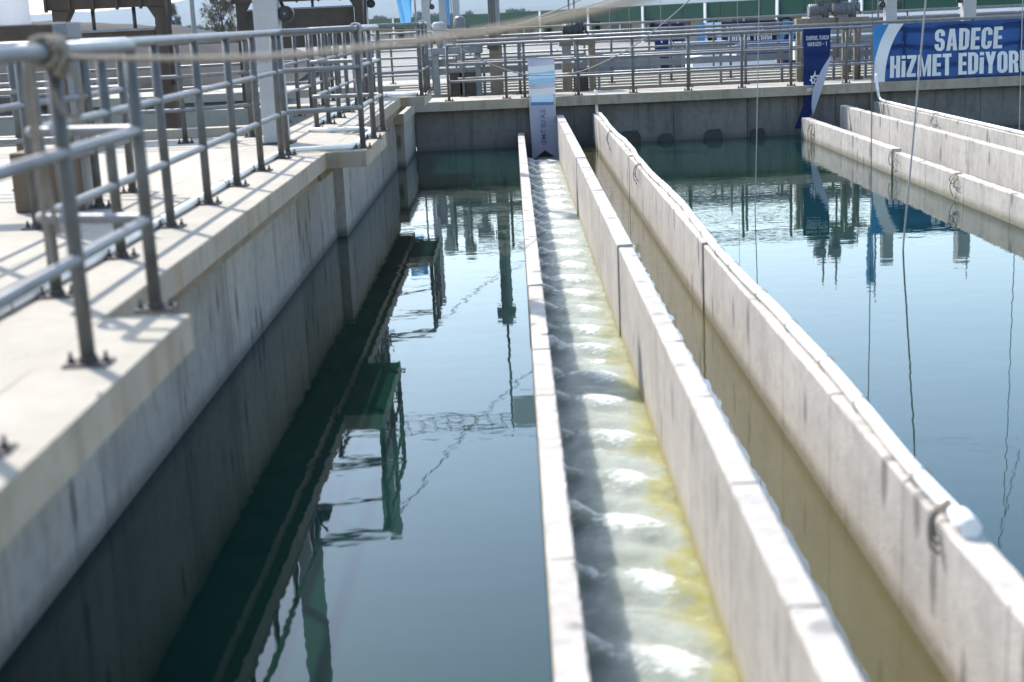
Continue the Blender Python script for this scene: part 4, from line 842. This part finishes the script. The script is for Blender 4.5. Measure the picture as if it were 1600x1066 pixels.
# green-roofed building --------------------------------------------
bl = thing('building', 'long cream building with a dark green roof band across the background', 'building', (0, 80, -0.4))
P0, P1 = Vector((-10.9, 111, 0)), Vector((26, 38.5, 0)); D = P1-P0; LN = D.length; D.normalize(); NRM = Vector((-D.y, D.x, 0))
if NRM.y < 0: NRM = -NRM
def bpt(s_, d, z): q = P0+D*s_+NRM*d; return Vector((q.x, q.y, z))
def bbox(s0, s1, d0, d1, z0, z1, name, m_, par=None):
    b = MB(); v = [b.bm.verts.new(bpt(s_, d, z)) for s_ in (s0, s1) for d in (d0, d1) for z in (z0, z1)]
    for q in ((0, 1, 3, 2), (4, 6, 7, 5), (0, 4, 5, 1), (2, 3, 7, 6), (0, 2, 6, 4), (1, 5, 7, 3)): b.bm.faces.new([v[i] for i in q])
    return b.build(name, m_, par or bl)
bbox(0, LN, 0.3, 9, -0.4, 1.25, 'wall', 'cream_wall')
n = 26
for k in range(n): bbox(LN*k/n, LN*(k+1)/n-0.03, -0.5, 0.25, 0.72, 1.38, 'roof_panel', 'green_sheet')
bbox(0, LN, -0.48, 9.2, 1.381, 1.44, 'roof', 'green_dark')
for k in range(13):
    s0 = 6+k*5.6
    bbox(s0, s0+0.35, -0.05, 0.28, -0.4, 0.719, 'column', 'green_dark'); bbox(s0+0.45, s0+0.62, -0.58, -0.52, -0.4, 1.42, 'drainpipe', 'white_paint')
    wn_ = bbox(s0+1.6, s0+3.6, 0.24, 0.296, 0.0, 0.6, 'window', 'motor_dark'); bbox(s0+2.55, s0+2.65, 0.2, 0.238, 0.0, 0.6, 'mullion', 'white_paint', wn_)
# flags and lamp post
def flag(label, x, y, w_, z0, z1, m_, taper=0.5):
    t = thing('flag', label, 'flag', (x, y, z0))
    MB().grid(lambda u, v: (x+w_*(u*(taper+(1-taper)*v)+(1-v)*(1-taper)*0.6), y+0.06*math.sin(u*8+v*3)*(0.4+v), z0+(z1-z0)*v), 22, 14).build('cloth', m_, t)
    MB().tube([(x+w_+0.03, y, -0.3), (x+w_+0.03, y, z1+0.3)], 0.02, 8).build('pole', 'galvanised', t)
flag('pale sky blue flag hanging limp right of the second white pillar', -2.37, 30, 0.4, 1.12, 2.0, 'cloth_sky')
flag('small sky blue pennant between two slim far pillars', -2.25, 50.5, 0.2, 1.0, 2.7, 'cloth_sky')
flag('sky blue flag beside the grey pillar above the slogan banner', 7.22, 29.3, 0.14, 1.25, 2.5, 'cloth_sky', 0.9)
flag('white flag with printed marks above the slogan banner', 9.55, 31, 0.26, 1.05, 2.4, 'cloth_white', 0.95)
lp = thing('lamp_post', 'slim pale lamp post before the distant hills, left of the first pillar', 'lamp post', (-7.6, 35, -0.4))
MB().tube([(-7.6, 35, -0.4), (-7.6, 35, 1.3), (-7.6, 35, 6)], [0.07, 0.06, 0.05], 10).build('pole', 'galvanised', lp)
MB().tube(catmull([(-7.6, 35, 6), (-7.3, 34.9, 6.25), (-6.8, 34.8, 6.3)], 4), 0.035, 8).build('arm', 'galvanised', lp)
MB().box(-6.9, -6.4, 34.7, 34.9, 6.24, 6.36, 0.02).build('lamp_head', 'panel_grey', lp)
# ------------------------------------------------------------------ mound, hills, vegetation
def mound(u, v):
    x = -30+23.8*u; y = 40+12*v
    prof = math.sin(math.pi*min(1, v*1.0))**0.7 if v < 0.5 else 1-0.3*(v-0.5)
    h = (2.25-0.75*u+0.12*math.sin(u*13))*(1 if u < 0.80 else max(0, 1-((u-0.80)/0.2)**1.8))
    return (x, y, -0.6+(h+0.45)*prof+0.06*mnoise.noise((x*0.9, y*0.6, 0))+0.02*math.sin(x*5+y*2))
struct(MB().grid(mound, 120, 30).build('covered_mound', 'geotextile'))
def hill(name, x0, x1, y, hf, m_):
    b = MB(); n = 160; rows = [[], [], []]
    for i in range(n+1):
        x = x0+(x1-x0)*i/n; h = hf(x)
        rows[0].append(b.bm.verts.new((x, y-500, -3))); rows[1].append(b.bm.verts.new((x, y, h))); rows[2].append(b.bm.verts.new((x, y+900, -3)))
    for A, B in zip(rows, rows[1:]):
        for i in range(n): f = b.bm.faces.new((A[i], A[i+1], B[i+1], B[i])); f.smooth = True
    return struct(b.build(name, m_))
hill('hills', -3500, 3500, 3200, lambda x: 52+22*math.exp(-((x+560)/230)**2)+10*mnoise.noise((x*0.004, 1, 0))+4*mnoise.noise((x*0.018, 4, 0))-0.010*max(0, x), 'hill_green')
hill('hills', -3500, 3500, 2200, lambda x: 14+8*mnoise.noise((x*0.006, 7, 0))+2.5*mnoise.noise((x*0.03, 5, 0)), 'hill_green')
def tree(name, label, x, y, z, h, rad, m_, n, seed, group=None):
    rr = random.Random(seed); t = thing(name, label, 'tree', (x, y, z), group)
    b = MB().tube([(x, y, z), (x+0.03*h, y, z+h*0.3), (x, y, z+h*0.75)], [rad*0.1, rad*0.07, rad*0.02], 8)
    for k in range(9):
        a = rr.uniform(0, 6.28); z0 = z+h*rr.uniform(0.1, 0.5); b.tube([(x, y, z0), (x+math.cos(a)*rad*0.5, y+math.sin(a)*rad*0.5, z0+h*0.22), (x+math.cos(a)*rad*0.85, y+math.sin(a)*rad*0.85, z0+h*0.42)], [rad*0.04, rad*0.025, rad*0.01], 5)
    b.build('trunk', 'bark', t)
    b = MB()
    cl = [(rr.gauss(0, 0.42), rr.gauss(0, 0.42), rr.uniform(0.12, 1)) for _ in range(26)]
    for k in range(n):
        cx, cy, cz = rr.choice(cl); wdt = 1-0.55*abs(cz-0.4)
        p_ = Vector((x+(cx*wdt+rr.gauss(0, 0.14))*rad, y+(cy*wdt+rr.gauss(0, 0.14))*rad, z+h*(cz*0.9+0.05)+rr.gauss(0, 0.07)*h))
        s_ = rad*(rr.uniform(0.05, 0.1) if rad < 1 else rr.uniform(0.12, 0.24)); e = Euler((rr.uniform(0, 6), rr.uniform(0, 6), rr.uniform(0, 6))).to_matrix()
        b.bm.faces.new([b.bm.verts.new(p_+e @ Vector(q)*s_) for q in ((-1, 0, 0), (0, -0.45, 0.1), (1, 0, 0), (0, 0.45, 0.1))])
    b.build('crown', m_, t)
tree('bush', 'dry brownish bush on the mound end, left of the first white pillar', -11.3, 57, 0.5, 2.1, 0.7, 'leaf_dry', 2600, 2)
tree('bush', 'low dry scrub behind the mound end beside the gate frame', -11.0, 60, 0.4, 1.6, 0.8, 'leaf_dry', 500, 4)
tree('tree', 'dark rounded tree far beyond the grey mound', -70, 300, -1, 7.0, 2.4, 'leaf', 900, 3)
for i in range(16):
    x = -240+i*17+random.uniform(-6, 6); y = 800+random.uniform(-60, 60)
    tree('tree', 'small dark tree in the distant row below the hills', x, y, -2, random.uniform(4.5, 7.5), random.uniform(5, 9), 'leaf', 420, 20+i, 'distant row of trees below the hills')
# ------------------------------------------------------------------ haze over the far land
hz = MB().box(-5000, 5000, -200, 5200, -4.0, 110).build('haze', 'earth', None, kind='stuff')
hm = bpy.data.materials.new('haze'); hm.use_nodes = True; nt = hm.node_tree
for nn in list(nt.nodes):
    if nn.type != 'OUTPUT_MATERIAL': nt.nodes.remove(nn)
pv = nt.nodes.new('ShaderNodeVolumePrincipled'); pv.inputs['Color'].default_value = (0.6, 0.74, 0.95, 1); pv.inputs['Density'].default_value = 0.00013; pv.inputs['Anisotropy'].default_value = 0.2
nt.links.new(pv.outputs[0], nt.nodes['Material Output'].inputs['Volume'])
hz.data.materials[0] = hm
